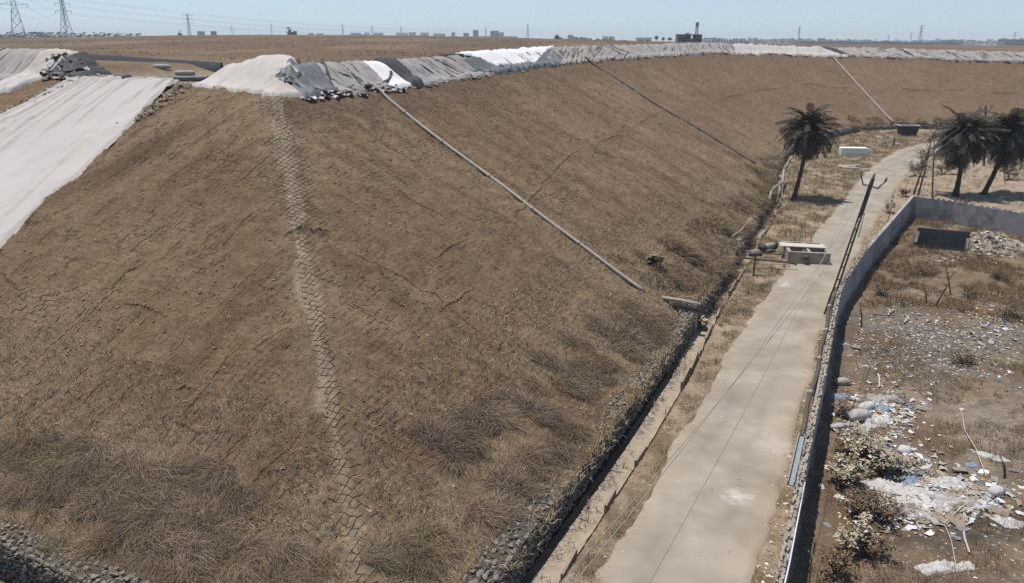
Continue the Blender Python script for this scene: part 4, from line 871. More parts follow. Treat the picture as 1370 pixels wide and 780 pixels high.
# heap of broken concrete at the drain beside the chamber
HULLS = [hull_mesh('rubble_piece', M['concrete'] if k % 2 else M['stone2'], 10, (1, random.uniform(.6, .9), random.uniform(.3, .6)), 50 + k) for k in range(6)]
def rubble(name, centre, rad, n, size, label, h=.4, parent_label='rubble heap'):
    root = empty(name, up(*centre), 0, label, parent_label)
    z0 = root.location.z
    for k in range(n):
        a = random.uniform(0, 6.28); r_ = rad * math.sqrt(random.random()); x, y = centre[0] + r_ * math.cos(a), centre[1] + r_ * math.sin(a) * .8; z = land(np.array([x]), np.array([y]))[0] + h * (1 - r_ / rad) * random.random()
        put('rubble_piece', HULLS[random.randrange(6)], root, (x - centre[0], y - centre[1], z - z0 + .05), (random.uniform(-.6, .6), random.uniform(-.6, .6), random.uniform(0, 6.3)), random.uniform(*size))
    return root
rubble('rubble_heap', P(1005, 332, .3)[:2], 1.1, 34, (.18, .5), 'broken concrete heap in the drain left of the chamber', .7)
rubble('rubble_heap', P(1312, 326, .6)[:2], 3.0, 150, (.12, .55), 'pale rubble mound in front of the cross wall', .25)
rubble('rubble_heap', P(1245, 303, 0)[:2], 2.2, 60, (.10, .4), 'strip of pale rubble along the foot of the cross wall', .1)
rubble('rubble_heap', P(1262, 345, 0)[:2], 1.8, 50, (.10, .4), 'broken pale stones along the near lip of the pit', .15)
# concrete lining of the pit
pr = empty('pit_lining', (PIT[0], PIT[1], 0), math.atan2(-.49, .87), 'shade-coloured concrete lining of the square pit near the cross wall', 'pit')
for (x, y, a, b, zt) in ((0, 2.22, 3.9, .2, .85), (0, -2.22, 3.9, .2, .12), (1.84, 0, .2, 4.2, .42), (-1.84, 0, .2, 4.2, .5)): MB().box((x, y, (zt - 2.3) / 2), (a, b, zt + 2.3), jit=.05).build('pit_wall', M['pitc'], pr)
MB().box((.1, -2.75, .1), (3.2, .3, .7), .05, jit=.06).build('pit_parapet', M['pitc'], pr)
# white trough and slab pile
c = P(1142, 207, 0); yaw = -.10; root = empty('water_trough', c, yaw, 'white rectangular trough standing in the dry grass', 'trough'); L_, Wd, h = 4.0, 1.3, 1.0
for (x, y, a, b) in ((0, Wd / 2, L_, .14), (0, -Wd / 2, L_, .14), (-L_ / 2 + .07, 0, .14, Wd - .15), (L_ / 2 - .07, 0, .14, Wd - .15)): MB().box((x, y, h / 2 - .1), (a, b, h + .2), jit=.01).build('trough_wall', M['white_paint'], root)
MB().box((-.15, 0, h + .06), (L_ - .35, Wd + .2, .1), jit=.015).build('trough_lid', M['white_paint'], root)
c = P(1139, 225, 0); root = empty('slab_pile', c, .05, 'low pile of pale slabs in the grass by the road', 'slab pile')
for k in range(9): MB().box((random.uniform(-1.3, 1.3), random.uniform(-1.4, 1.4), .1 + .07 * k / 3), (random.uniform(1.1, 2.2), random.uniform(.3, .55), .09), random.uniform(-.3, .3), random.uniform(-.06, .06), jit=.02).build('slab', M['plank'], root)
# dark skip at the end of the road
c = P(1213, 181, 0); root = empty('skip_container', c, -.05, 'dark metal skip with a pale rim at the far end of the road', 'skip'); w0, w1, dp, h = 2.5, 3.4, 1.8, 1.75
V = [(-w0 / 2, -dp / 2 + .2, .15), (w0 / 2, -dp / 2 + .2, .15), (w0 / 2, dp / 2 - .2, .15), (-w0 / 2, dp / 2 - .2, .15), (-w1 / 2, -dp / 2, h), (w1 / 2, -dp / 2, h), (w1 / 2, dp / 2, h), (-w1 / 2, dp / 2, h), (-w1 / 2 + .1, -dp / 2 + .1, h), (w1 / 2 - .1, -dp / 2 + .1, h), (w1 / 2 - .1, dp / 2 - .1, h), (-w1 / 2 + .1, dp / 2 - .1, h), (-w0 / 2 + .1, -dp / 2 + .3, .3), (w0 / 2 - .1, -dp / 2 + .3, .3), (w0 / 2 - .1, dp / 2 - .3, .3), (-w0 / 2 + .1, dp / 2 - .3, .3)]
Fs = [(0, 3, 2, 1), (0, 1, 5, 4), (1, 2, 6, 5), (2, 3, 7, 6), (3, 0, 4, 7), (4, 5, 9, 8), (5, 6, 10, 9), (6, 7, 11, 10), (7, 4, 8, 11), (8, 9, 13, 12), (9, 10, 14, 13), (10, 11, 15, 14), (11, 8, 12, 15), (12, 13, 14, 15)]
put('skip_body', mesh_of('skip_body', V, Fs, M['skip']), root)
for (x, y, a, b) in ((0, -dp / 2 + .05, w1 + .1, .14), (0, dp / 2 - .05, w1 + .1, .14), (-w1 / 2 + .05, 0, .14, dp - .26), (w1 / 2 - .05, 0, .14, dp - .26)): MB().box((x, y, h + .06), (a, b, .11)).build('rim', M['far_white'], root)
for x in (-.9, -.3, .3, .9): MB().box((x, -dp / 2 + .06, .95), (.09, .1, 1.5), 0, .12).build('side_rib', M['skip'], root)
for x in (-1, 1): MB().box((x * .8, 0, .07), (.2, 1.4, .2)).build('runner', M['skip'], root)
for (u, v, lab) in ((1195, 196, 'dark post in the grass where the road bends'), (1110, 205, 'thin dry post in the grass near the white trough')):
    c = P(u, v, 0); m_ = MB().tube([(0, 0, -.1), (.03, 0, .8), (0, .02, 1.5)], [.13, .11, .08], 7); tag(m_.build('wooden_post', M['wood'], loc=c), lab, 'post')

# ================================================================== YARD LITTER
def ellip(name, d, mat, seed, loc, rz, label, cat='sack'):
    r_ = np.random.default_rng(seed); nu, nv = 22, 12; V = []
    for i in range(nu):
        for j in range(nv):
            a = 2 * math.pi * i / nu; b = -math.pi / 2 + math.pi * j / (nv - 1); ca = math.copysign(abs(math.cos(a)) ** .75, math.cos(a)); sa = math.copysign(abs(math.sin(a)) ** .75, math.sin(a)); V.append((ca * math.cos(b) ** .8, sa * math.cos(b) ** .8, math.sin(b)))
    V = np.array(V); k = 1 + .14 * fbm(V[:, 0] * 2.1 + seed, V[:, 1] * 2.1 + V[:, 2], 3, seed); V = V * k[:, None] * np.array(d) / 2; V[:, 2] = np.maximum(V[:, 2], -d[2] * .32)
    Fs = [(i * nv + j, ((i + 1) % nu) * nv + j, ((i + 1) % nu) * nv + j + 1, i * nv + j + 1) for i in range(nu) for j in range(nv - 1)]
    root = empty(name, up(loc[0], loc[1], 0), rz, label, cat); put('sack_body', mesh_of('sack_body', V + np.array([0, 0, d[2] * .3]), Fs, M[mat], True), root)
    MB().tube([(d[0] * .46, 0, d[2] * .3), (d[0] * .55, .02, d[2] * .36), (d[0] * .64, .05, d[2] * .3)], [.10 * d[1] + .03, .04, .09 * d[1] + .03], 7).build('tied_neck', M[mat], root, True)
for k, (u, v, d, mat, rz, lab) in enumerate(((1148, 563, (1.15, .6, .5), 'sack', .3, 'big grey bulging sack on the litter beside the wall'), (1158, 549, (.85, .5, .4), 'sack_white', .5, 'white sack lying just behind the big grey bulging sack'),
    (1124, 556, (.5, .45, .42), 'sack_white', 1.2, 'upright white sack among brown weeds by the wall'), (1127, 512, (.75, .42, .42), 'concrete', .1, 'grey drum-like bundle at the foot of the wall shadow'),
    (1332, 661, (.62, .5, .4), 'sack_white', .6, 'small white full sack on bare soil near the right edge'), (1124, 574, (.9, .35, .25), 'sack', .1, 'flat pale sack below the upright white one'), (1210, 602, (.6, .5, .35), 'film', .7, 'crumpled white bundle in the middle of the weeds'))):
    ellip('sack', d, mat, 70 + k, P(u, v, .05), rz, lab)
def crumpled(name, loc, a, b, rz, mat, label, amp=.16, seed=0, n=17, cat='plastic sheet', ff=3.0):
    U, W = np.meshgrid(np.linspace(-1, 1, n), np.linspace(-1, 1, n), indexing='ij'); rr_ = 1 + .30 * fbm(np.arctan2(W, U) * 1.1, U * 0, 3, 500 + seed)
    k = np.maximum(np.abs(U), np.abs(W)) / (np.hypot(U, W) + 1e-6); x = U * k * a / 2 * rr_; y = W * k * b / 2 * rr_
    X = loc[0] + x * math.cos(rz) - y * math.sin(rz); Y = loc[1] + x * math.sin(rz) + y * math.cos(rz); f = fbm(x * ff, y * ff, 4, 510 + seed, .6); cr = np.clip(1 - np.abs(fbm(x * ff * .8, y * ff * .8, 3, 530 + seed)) * 2.4, 0, 1) ** 2
    z = land(X.ravel(), Y.ravel()).reshape(X.shape) + .03 + amp * .28 * (.5 * f + .4) + amp * .5 * cr; e = np.maximum(np.abs(U), np.abs(W)); z -= sstep(.8, 1., e) * amp * .6
    me = mesh_of(name, np.column_stack([X.ravel(), Y.ravel(), z.ravel()]) - np.array([loc[0], loc[1], 0]), grid_faces(n, n), M[mat], False); return tag(put(name, me, None, (loc[0], loc[1], 0)), label, cat)
for k, (u, v, a, b, rz, mat, lab, amp) in enumerate(((1240, 668, 2.6, 1.5, -.35, 'film', 'largest crumpled white plastic sheet of the near litter field', .3), (1195, 655, 1.9, 1.1, -.5, 'film', 'crumpled white plastic at the left end of the litter field', .28), (1270, 672, 1.8, 1.2, -.2, 'geotex_grey', 'greyish crumpled plastic in the middle of the litter field', .3),
    (1262, 646, 1.6, .8, -.2, 'film', 'white plastic sheet over a dark hollow at the top of the litter field', .25), (1310, 680, 1.3, .6, -.2, 'film', 'white plastic strip at the right end of the litter field', .18), (1225, 690, 1.1, .6, -.4, 'geotex_grey', 'greyish plastic hanging from the lower edge of the litter field', .2),
    (1326, 610, 1.4, .5, -.75, 'film', 'long white film lying alone on bare soil at the right', .12), (1265, 762, 2.0, .7, .1, 'film', 'crumpled white film at the bottom edge of the yard', .22), (1345, 700, 1.2, .7, -.4, 'film', 'pale film on dark soil below the small white sack', .15),
    (1182, 535, 1.6, .8, -.3, 'geotex_grey', 'greyish plastic behind the white sack by the wall', .25), (1170, 565, 1.7, 1.0, -.4, 'film', 'white plastic spread right of the big grey sack', .28), (1160, 575, 1.0, .6, .4, 'film', 'white plastic under the big grey sack', .2),
    (1215, 645, .8, .6, .2, 'film_blue', 'crumpled blue plastic at the top left of the litter field', .25), (1178, 550, .9, .7, .2, 'film_blue', 'crumpled blue plastic right of the white sack', .22), (1205, 622, .6, .5, .2, 'film_blue', 'small blue plastic among the brown weeds', .2), (1300, 620, .5, .35, .2, 'film_blue', 'tiny blue scrap on bare soil beside the long white film', .1), (1120, 535, 1.2, .6, .3, 'film_blue', 'dark blue plastic against the wall shadow', .25))):
    crumpled('plastic_litter', P(u, v, 0)[:2], a, b, rz, mat, lab, amp, k)
for k, (u, v, a, b, rz, lab) in enumerate(((1258, 697, .8, .45, -1.0, 'brown cardboard flap below the litter field, left of two'), (1276, 702, .9, .4, -1.2, 'brown cardboard flap below the litter field, right of two'), (1320, 660, .8, .4, -.4, 'flat cardboard beside the small white sack'), (1285, 628, .7, .35, -.2, 'tan board above the litter field'), (1232, 549, .6, .4, -.3, 'tan board lying on grey soil right of the sacks'), (1338, 690, .7, .4, -.6, 'tan board near the pale film at the right edge'), (1145, 465, .55, .4, -.1, 'tan square board on rubble near the wall shadow'))):
    p_ = up(*P(u, v, 0)[:2], .10); tag(MB().box((0, 0, 0), (a * .75, b * .75, .03), 0, .10, -.12, jit=.05).build('board', M['card'], loc=p_, rot=(.1, .12, rz)), lab, 'board')
for k, (u, v, u2, v2, lab, r_) in enumerate(((1284, 551, 1290, 580, 'upper piece of the pale rope on bare soil', .015), (1290, 580, 1319, 640, 'lower piece of the pale rope on bare soil', .015), (1262, 704, 1306, 668, 'pale stick crossing the lower litter field', .02), (1263, 706, 1278, 760, 'thin pale rope trailing towards the bottom edge', .012), (1217, 428, 1209, 436, 'pale plank lying on rubble, upper of two', .05), (1196, 417, 1188, 425, 'pale plank lying on rubble, lower of two', .05), (1174, 504, 1176, 520, 'pale upright stick behind the blue plastic', .04), (1288, 718, 1296, 745, 'bent pale metal strip on black soil', .03))):
    a_, b_ = up(*P(u, v)[:2], .1), up(*P(u2, v2)[:2], .1); m_ = (a_ + b_) / 2 + np.array([random.uniform(-.1, .1), .05, .08]); MB().tube([a_ - a_, m_ - a_, b_ - a_], r_, 6).build('litter_stick', M['plank'], loc=a_); tag(bpy.data.objects[[o.name for o in bpy.data.objects if o.name.startswith('litter_stick')][-1]], lab, 'stick')
PAL = ((.45, .44, .42), (.34, .325, .3), (.32, .30, .275), (.24, .2, .155), (.17, .18, .2), (.36, .29, .21), (.1, .1, .1), (.2, .18, .165))
def px_pts(n, u0, u1, v0, v1, keep=None):
    u = rng.uniform(u0, u1, n); v = rng.uniform(v0, v1, n); q = np.array([P(a, b) for a, b in zip(u, v)]); s, r = xy2sr(q[:, 0], q[:, 1]); m = (r > np.interp(s, WALL[:, 0], WALL[:, 1]) + .5)
    q = q[m]; q[:, 2] = land(q[:, 0], q[:, 1]); return q
def gauss_px(n, u, v, su, sv):
    q = np.array([P(a, b) for a, b in zip(rng.normal(u, su, n), np.maximum(rng.normal(v, sv, n), 300))]); s, r = xy2sr(q[:, 0], q[:, 1]); m = (r > np.interp(s, WALL[:, 0], WALL[:, 1]) + .45); q = q[m]; q[:, 2] = land(q[:, 0], q[:, 1]); return q
W_ = ((.55, .54, .52), (.42, .41, .39), (.3, .29, .275), (.48, .47, .45), (.15, .165, .185), (.22, .18, .13), (.3, .25, .18), (.2, .15, .1))
stuff('plastic_scraps', [scraps(gauss_px(1500, 1245, 668, 46, 17), (.06, .42), W_, .3), scraps(gauss_px(800, 1172, 553, 30, 17), (.05, .28), W_, .4), scraps(gauss_px(160, 1215, 615, 24, 16), (.08, .3), W_, .5)], M['scrap'], 'torn white and grey plastic scraps heaped in the near yard', 'litter')
stuff('litter', [scraps(px_pts(2600, 1130, 1380, 400, 790), (.02, .10), PAL + PAL[2:4] * 2, .5), scraps(gauss_px(2600, 1240, 460, 75, 28), (.03, .20), ((.3, .28, .255), (.2, .185, .17), (.12, .11, .105), (.45, .42, .385), (.34, .29, .235), (.08, .075, .07)), .45), scraps(gauss_px(160, 1330, 440, 30, 14), (.08, .3), PAL, .5)], M['scrap'], 'small scraps and chips strewn over the yard soil', 'litter')
stuff('gravel', [scraps(gauss_px(700, 1310, 328, 34, 13), (.06, .3), ((.42, .37, .31), (.33, .28, .22), (.52, .47, .41), (.22, .185, .15)), .5)], M['scrap'], 'pale broken chips around the rubble mound by the cross wall', 'rubble')

# ================================================================== GEOCELL WALLS SHOWING THROUGH THE SOIL
def geocell():
    st = .27; S, R_ = np.meshgrid(np.arange(1.5, 60, st), -np.arange(1.5, 46, st), indexing='ij'); S = S.ravel(); R_ = R_.ravel(); out = []
    jn = np.random.default_rng(5); n1, n2 = len(np.arange(1.5, 60, st)), len(np.arange(1.5, 46, st)); NS = (S + jn.normal(0, .014, S.shape)).reshape(n1, n2); NR_ = (R_ + jn.normal(0, .014, S.shape)).reshape(n1, n2)
    for d in (0, 1):
        s0, r0 = NS.ravel(), NR_.ravel(); s1, r1 = np.roll(NS, -1, d).ravel(), np.roll(NR_, -1, d).ravel(); ok = np.ones((n1, n2), bool); ok[(-1, slice(None)) if d == 0 else (slice(None), -1)] = False; ok = ok.ravel()
        x0, y0 = sr2xy(s0, r0); x1, y1 = sr2xy(s1, r1); z0, I0 = land(x0, y0, True)
        ridge = np.abs(-r0 - s0 - .2) / 1.414; rn = fbm(s0 * .4, r0 * .4, 3, 600)
        wid = .36 + .20 * rn + .70 * sstep(17, 20, s0) * (1 - sstep(23, 24, s0)) + .35 * sstep(23.5, 26, s0)
        pr_ = .93 * (1 - sstep(wid * .7, wid * 1.15, ridge)) + .25 * (1 - sstep(.6, 2.6, ridge)) * sstep(.1, .5, rn)
        patch = fbm(x0 * .22, y0 * .22, 3, 610); pr_ = np.maximum(pr_, .30 * sstep(.2, .6, patch))
        along = np.where(I0['onA'], s0, -r0); seam = np.abs(((along + .35 * fbm(x0 * .15, y0 * .15, 2, 620)) / 3.1) % 1 - .5) * 3.1; sn = fbm(x0 * .35, y0 * .35, 2, 630)
        down_dir = (d == 1) == I0['onA']
        pr_ = np.maximum(pr_, np.where(seam < .22, .55 * sstep(0.05, .5, sn) * np.where(down_dir, 1, .6), 0)); pr_ = np.maximum(pr_, .055)
        keep = ok & (rng.uniform(0, 1, S.shape) < pr_) & I0['sl'] & (I0['df'] > 1.6) & (I0['t'] < .985)
        x0, y0, x1, y1 = x0[keep], y0[keep], x1[keep], y1[keep]; N = len(x0); z0 = land(x0, y0); z1 = land(x1, y1); xm, ym = (x0 + x1) / 2, (y0 + y1) / 2; nx, ny = -(y1 - y0), x1 - x0; b_ = rng.normal(0.0, .05, N); xm = xm + nx * b_; ym = ym + ny * b_; zm = land(xm, ym)
        h = rng.uniform(.018, .042, N); lo = -.02
        V = np.stack([np.stack([x0, y0, z0 + lo], -1), np.stack([xm, ym, zm + lo], -1), np.stack([x1, y1, z1 + lo], -1), np.stack([x0, y0, z0 + h], -1), np.stack([xm, ym, zm + h], -1), np.stack([x1, y1, z1 + h], -1)], 1)
        th = np.stack([nx, ny, 0 * nx], -1); th = th / (np.linalg.norm(th, axis=1)[:, None] + 1e-9) * .005
        V = np.concatenate([V, V + th[:, None, :]], 1).reshape(-1, 3); k = np.arange(N) * 12
        q = lambda *a: np.column_stack([k + i for i in a]); F_ = np.concatenate([q(0, 1, 4, 3), q(1, 2, 5, 4), q(6, 9, 10, 7), q(7, 10, 11, 8), q(3, 4, 10, 9), q(4, 5, 11, 10)]); out.append((V, F_))
    n0 = len(out[0][0]); V = np.concatenate([out[0][0], out[1][0]]); F_ = np.concatenate([out[0][1], out[1][1] + n0])
    o = put('geocell_web', mesh_of('geocell_web', V, F_, M['geo'])); tag(o, 'dark plastic geocell web showing through the slope soil and along the ridge', 'geocell', kind='stuff')
geocell()

# open cracks in the soil crust: two raised, ragged lips with a gap between them
def crack_geo(H_, gap=.045, lift=.085, spread=.38, zig=.06, step=.11, seed=0):
    d = np.concatenate([[0], np.cumsum(np.linalg.norm(np.diff(H_[:, :2], axis=0), axis=1))]); n = int(np.clip(d[-1] / step, 6, 160)); t = np.linspace(0, d[-1], n)
    q = np.column_stack([np.interp(t, d, H_[:, k]) for k in range(2)]); tg = np.gradient(q, axis=0); nr = np.column_stack([tg[:, 1], -tg[:, 0]]); nr /= np.linalg.norm(nr, axis=1)[:, None] + 1e-9
    en = np.sin(np.linspace(.02, math.pi - .02, n)) ** .4; rg = np.random.default_rng(seed); q = q + nr * (((np.arange(n) % 2) * 2 - 1) * zig * rg.uniform(.3, 1.2, n) + .10 * fbm(t * .8, t * 0 + seed, 2, 640))[:, None]
    g = gap * en * rg.uniform(.5, 1.5, n); l1 = lift * en * rg.uniform(.6, 1.3, n); l2 = lift * en * rg.uniform(.35, 1.0, n); V = []
    offs = [(-spread, None, -.02), (-.16, l1 * .62, 0), (None, l1, -1), (None, None, -2), (None, None, 2), (None, l2, 1), (.16, l2 * .55, 0), (spread, None, -.02)]
    for o_, h, k in offs:
        off = np.full(n, o_) if o_ is not None else (g * (1 if k > 0 else -1)); p_ = q + nr * off[:, None]; z = land(p_[:, 0], p_[:, 1]); z = z + (h if h is not None else (-.02 if abs(k) == 2 else k)); V.append(np.column_stack([p_, z]))
    V = np.stack(V, 1).reshape(-1, 3); return V, grid_faces(n, 8)
def soil_cols(V):
    return GC[land(V[:, 0], V[:, 1], True)[1]['k']]
for k, L_ in enumerate(([(381, 317), (392, 312), (404, 307), (414, 311), (428, 310), (443, 309)], [(168, 405), (182, 411), (196, 415), (208, 420), (221, 425)], [(226, 567), (240, 570), (252, 576), (262, 583), (277, 580)], [(590, 418), (602, 411), (618, 402), (633, 386)], [(586, 346), (600, 336), (616, 324)], [(668, 470), (676, 464)],
           [(690, 290), (706, 273), (716, 262), (724, 250), (738, 236)], [(740, 234), (752, 220), (764, 208), (777, 200)], [(800, 190), (816, 185), (834, 181)], [(846, 170), (866, 158), (890, 146)], [(505, 355), (540, 372), (584, 398), (600, 412)], [(600, 414), (618, 430), (640, 446)], [(470, 338), (490, 350), (512, 360)], [(520, 250), (550, 268), (598, 292)], [(236, 524), (246, 520), (256, 526)], [(0, 365), (12, 378), (28, 390)])):
    V, F_ = crack_geo(np.array([hit(*p) for p in L_]), .06 if k else .13, .10 if k else .20, seed=k); put('soil_crack', mesh_of('soil_crack', V, F_, M['soil'], False, soil_cols(V)), embankment)
for k, L_ in enumerate(([(956, 137), (970, 132), (986, 127), (1000, 124)], [(1002, 123), (1020, 119), (1042, 116)], [(1072, 112), (1088, 112), (1108, 115)], [(1112, 116), (1140, 118)], [(1196, 118), (1230, 120), (1262, 121)], [(1264, 121), (1292, 120)], [(1318, 122), (1340, 125), (1362, 124)])):
    V, F_ = crack_geo(np.array([hit(*p) for p in L_]), .10, .16, .6, .16, .3, 50 + k); put('soil_crack', mesh_of('soil_crack', V, F_, M['soil'], False, soil_cols(V)), embankment)
# short cracks strung out along the downslope seams
parts = []; rg = np.random.default_rng(77)
for _ in range(420):
    onA = rg.random() < .72; al = (rg.integers(1, 40 if onA else 14) + .5) * 3.1 + rg.choice([0, 0, 0, 1.1, -.8]) + rg.normal(0, .1); dn = rg.uniform(2, 31 if onA else 26); ln = rg.uniform(.6, 3.2) * (1 if al < 60 else 1.8)
    sr_ = np.array([[al + rg.normal(0, .05), -(dn + f * ln)] if onA else [dn + f * ln, -al + rg.normal(0, .05)] for f in (0, .5, 1)]); x, y = sr2xy(sr_[:, 0], sr_[:, 1]); z_, I_ = land(x, y, True)
    if not (I_['sl'].all() and (I_['df'] > 2.2).all() and (I_['t'] < .97).all()) or (I_['onA'] != onA).any() or (np.abs(-sr_[:, 1] - sr_[:, 0]) < 1.2).any(): continue
    sc_ = 1 if al < 50 else 1.6
    V, F_ = crack_geo(np.column_stack([x, y, z_]), .030 * sc_, .055 * sc_, .26, .05 * sc_, .12 * sc_, int(rg.integers(1e6))); parts.append((V, F_, soil_cols(V)))
V, F_, C_ = join_parts(parts); o = put('seam_cracks', mesh_of('seam_cracks', V, F_, M['soil'], False, C_), embankment); o['kind'] = 'stuff'


# ================================================================== DRY PLANTS
TAN = ((.40, .32, .21), (.34, .27, .175), (.28, .22, .145), (.45, .37, .255)); BRN = ((.24, .175, .11), (.30, .225, .14), (.19, .14, .09)); GRY = ((.235, .175, .122), (.205, .15, .104), (.285, .215, .15), (.155, .112, .077)); OLV = ((.15, .135, .075), (.19, .165, .095), (.24, .195, .12), (.115, .105, .06))
def slope_pts(n, s0, s1, r0, r1, keep):
    x, y = jitter_pts(n, s0, s1, r0, r1); z, I_ = land(x, y, True); m = keep(x, y, I_) & (y > 12); return np.column_stack([x, y, z])[m]
def vis(x, y): u, v = proj(x, y, np.full_like(x, 3.)); return (u > -120) & (u < 1500) & (v < 900)
# low matted tufts all over the near slope
on_slope = lambda x, y, I_: I_['sl'] & (I_['df'] > 1.2) & (I_['t'] < .97) & vis(x, y)
off_ridge = lambda I_: (np.abs(-I_['r'] - I_['s']) / 1.414 > .9)
g1 = slope_pts(80000, 1, 75, -60, -1, lambda x, y, I_: on_slope(x, y, I_) & (fbm(x * .3, y * .3, 3, 700) > -.25) & off_ridge(I_))
g1 = g1[rng.uniform(0, 1, len(g1)) < np.clip(45 / np.hypot(g1[:, 0], g1[:, 1]), 0, 1)]
g1b = slope_pts(9000, 60, 170, -40, -2, lambda x, y, I_: on_slope(x, y, I_))
SLP = ((.255, .174, .103), (.33, .233, .142), (.185, .122, .072), (.115, .075, .044))
stuff('slope_grass', [blades(g1, 5, (.04, .13), (.012, .028), .85, SLP, .3, two=False, base_r=.12), blades(g1b, 4, (.12, .3), (.03, .07), .8, SLP, two=False, base_r=.2)], M['blade'], 'short matted dry grass covering the slope', 'grass')
# clods on the slope
cl = slope_pts(5000, 1, 60, -55, -1, lambda x, y, I_: on_slope(x, y, I_) & (fbm(x * .35, y * .35, 3, 710) > -.1))
stuff('soil_clods', [scraps(cl, (.05, .17), ((.20, .145, .092), (.23, .17, .11), (.17, .122, .076)), .45, .15)], M['scrap'], 'loose clods scattered on the slope', 'soil')
# straw at the slope foot
g2 = slope_pts(26000, 1, 135, -9, .5, lambda x, y, I_: I_['sl'] & (I_['df'] > .15) & (I_['df'] < 8) & vis(x, y) & (fbm(x * .28, y * .28, 3, 720) > -.35) & ((np.abs(-I_['r'] - I_['s']) > .75) | (I_['df'] < 1.2)))
g2b = slope_pts(12000, .2, 8, -60, -1, lambda x, y, I_: I_['sl'] & (I_['df'] > .7) & (I_['df'] < 8) & vis(x, y) & ((np.abs(-I_['r'] - I_['s']) > .75) | (I_['df'] < 1.2)))
stuff('straw_grass', [blades(g2, 6, (.12, .38), (.012, .03), .55, TAN + BRN[:1], base_r=.14, two=False), blades(g2b, 7, (.12, .42), (.01, .022), .55, TAN + GRY[:1], base_r=.12, two=False)], M['blade'], 'straw coloured grass along the foot of the slope', 'grass')
# grey-brown scrub mounds
def scrub(spots, n_each, L_, name, label, cols, w=(.008, .016), mound=.5):
    """tussocks: arching strands that spring from a crown and sweep over to one side"""
    out = []
    for (x, y, rad) in spots:
        n = int(n_each * (.5 + rad)); cf = rng.uniform(.62, 1.1); sw = rng.uniform(0, 6.283); hue = np.array([1.0, rng.uniform(.95, 1.04), rng.uniform(.86, 1.1)])
        a = rng.uniform(0, 6.283, n); br = rad * .85 * np.sqrt(rng.uniform(0, 1, n)); bx = x + np.cos(a) * br; by = y + np.sin(a) * br * .9; a2 = a + rng.normal(0, 1.3, n); ln = (.22 + .30 * rad) * rng.uniform(.3, 1.1, n) * (L_[1] + .5); lean = np.clip(rng.normal(1.0, .36, n), .1, 1.55); swk = 1.0
        dx, dy = np.cos(a2) + swk * math.cos(sw), np.sin(a2) + swk * math.sin(sw); base = np.column_stack([bx, by, land(bx, by) - .03 + mound * rad * np.maximum(0, 1 - (br / rad) ** 2) * rng.uniform(0, 1, n)]); P_ = [base]; el = lean
        for f in (.4, .35, .35):
            P_.append(P_[-1] + np.column_stack([dx * np.sin(el), dy * np.sin(el), np.cos(el)]) * (ln * f)[:, None]); el = el + rng.uniform(.25, .75, n)
        for k in (1, 2, 3): P_[k][:, 2] = np.maximum(P_[k][:, 2], land(P_[k][:, 0], P_[k][:, 1]) + .02 + .03 * rng.random(n))
        sa = rng.uniform(0, 6.283, n); sd_ = np.column_stack([np.cos(sa), np.sin(sa), .3 * np.ones(n)]) * (rng.uniform(w[0], w[1], n) * (.7 + .5 * rad))[:, None] / 2
        V = np.stack([P_[0] - sd_, P_[0] + sd_, P_[1] - sd_, P_[1] + sd_, P_[2] - sd_ * .7, P_[2] + sd_ * .7, P_[3]], 1).reshape(-1, 3); k = np.arange(n) * 7
        q = lambda *i: np.column_stack([k + j for j in i]); F_ = np.concatenate([q(0, 1, 3), q(0, 3, 2), q(2, 3, 5), q(2, 5, 4), q(4, 5, 6)]); C_ = np.asarray(cols)[rng.integers(0, len(cols), n)] * (cf * rng.uniform(.75, 1.25, n))[:, None] * hue
        out.append((V, F_, np.repeat(C_, 7, 0)))
    return stuff(name, out, M['blade'], label, 'scrub')
sp = []
def along_px(pts, n, jx, rad):
    H_ = [hit(*p) for p in pts]
    for _ in range(n):
        k = random.randrange(len(H_) - 1); t = random.random(); q = H_[k] + (H_[k + 1] - H_[k]) * t; sp.append((q[0] + random.gauss(0, jx), q[1] + random.gauss(0, jx), random.uniform(*rad)))
sp = []; along_px([(585, 600), (640, 560), (700, 530), (760, 480), (820, 440), (868, 425)], 34, .5, (.45, .95)); along_px([(760, 540), (800, 490), (850, 450), (890, 425)], 24, .5, (.4, .9)); along_px([(700, 620), (745, 595), (790, 570)], 12, .3, (.4, .75)); along_px([(655, 680), (690, 650)], 6, .25, (.5, .8)); along_px([(850, 470), (880, 450)], 8, .3, (.4, .7))
scrub(sp, 560, (.25, .7), 'dry_scrub', 'grey-brown dry scrub mounds on the lower right slope', GRY, (.006, .013), .45)
sp = []; along_px([(0, 595), (60, 600), (130, 625), (200, 640)], 26, .4, (.5, .95)); along_px([(20, 650), (110, 670), (220, 690), (300, 720)], 30, .45, (.5, .95)); along_px([(100, 730), (220, 745), (330, 750), (420, 760)], 22, .35, (.4, .8)); along_px([(500, 745), (560, 735), (600, 760)], 9, .25, (.4, .7)); along_px([(250, 620), (320, 690)], 10, .4, (.35, .7))
scrub(sp, 560, (.25, .7), 'dry_scrub', 'grey-brown dry scrub mounds across the lower left slope', GRY + ((.28, .21, .14),), (.006, .012), .45)
sp = []; along_px([(905, 385), (950, 340), (985, 300), (1015, 260), (1030, 225)], 44, .9, (.7, 1.5)); along_px([(950, 390), (965, 360), (985, 345)], 12, .4, (.5, 1.0)); along_px([(870, 390), (930, 330), (985, 270)], 20, 1.0, (.7, 1.4)); along_px([(1020, 300), (1040, 240), (1030, 210)], 14, .8, (.7, 1.3))
scrub(sp, 170, (.35, .8), 'dry_scrub', 'brown dry scrub filling the slope foot beyond the outlet pipe', BRN + GRY[:2], (.012, .03))
sp = [(a[0], a[1], random.uniform(.8, 1.6)) for a in [hit(random.uniform(1090, 1260), random.uniform(160, 171)) for _ in range(24)]]
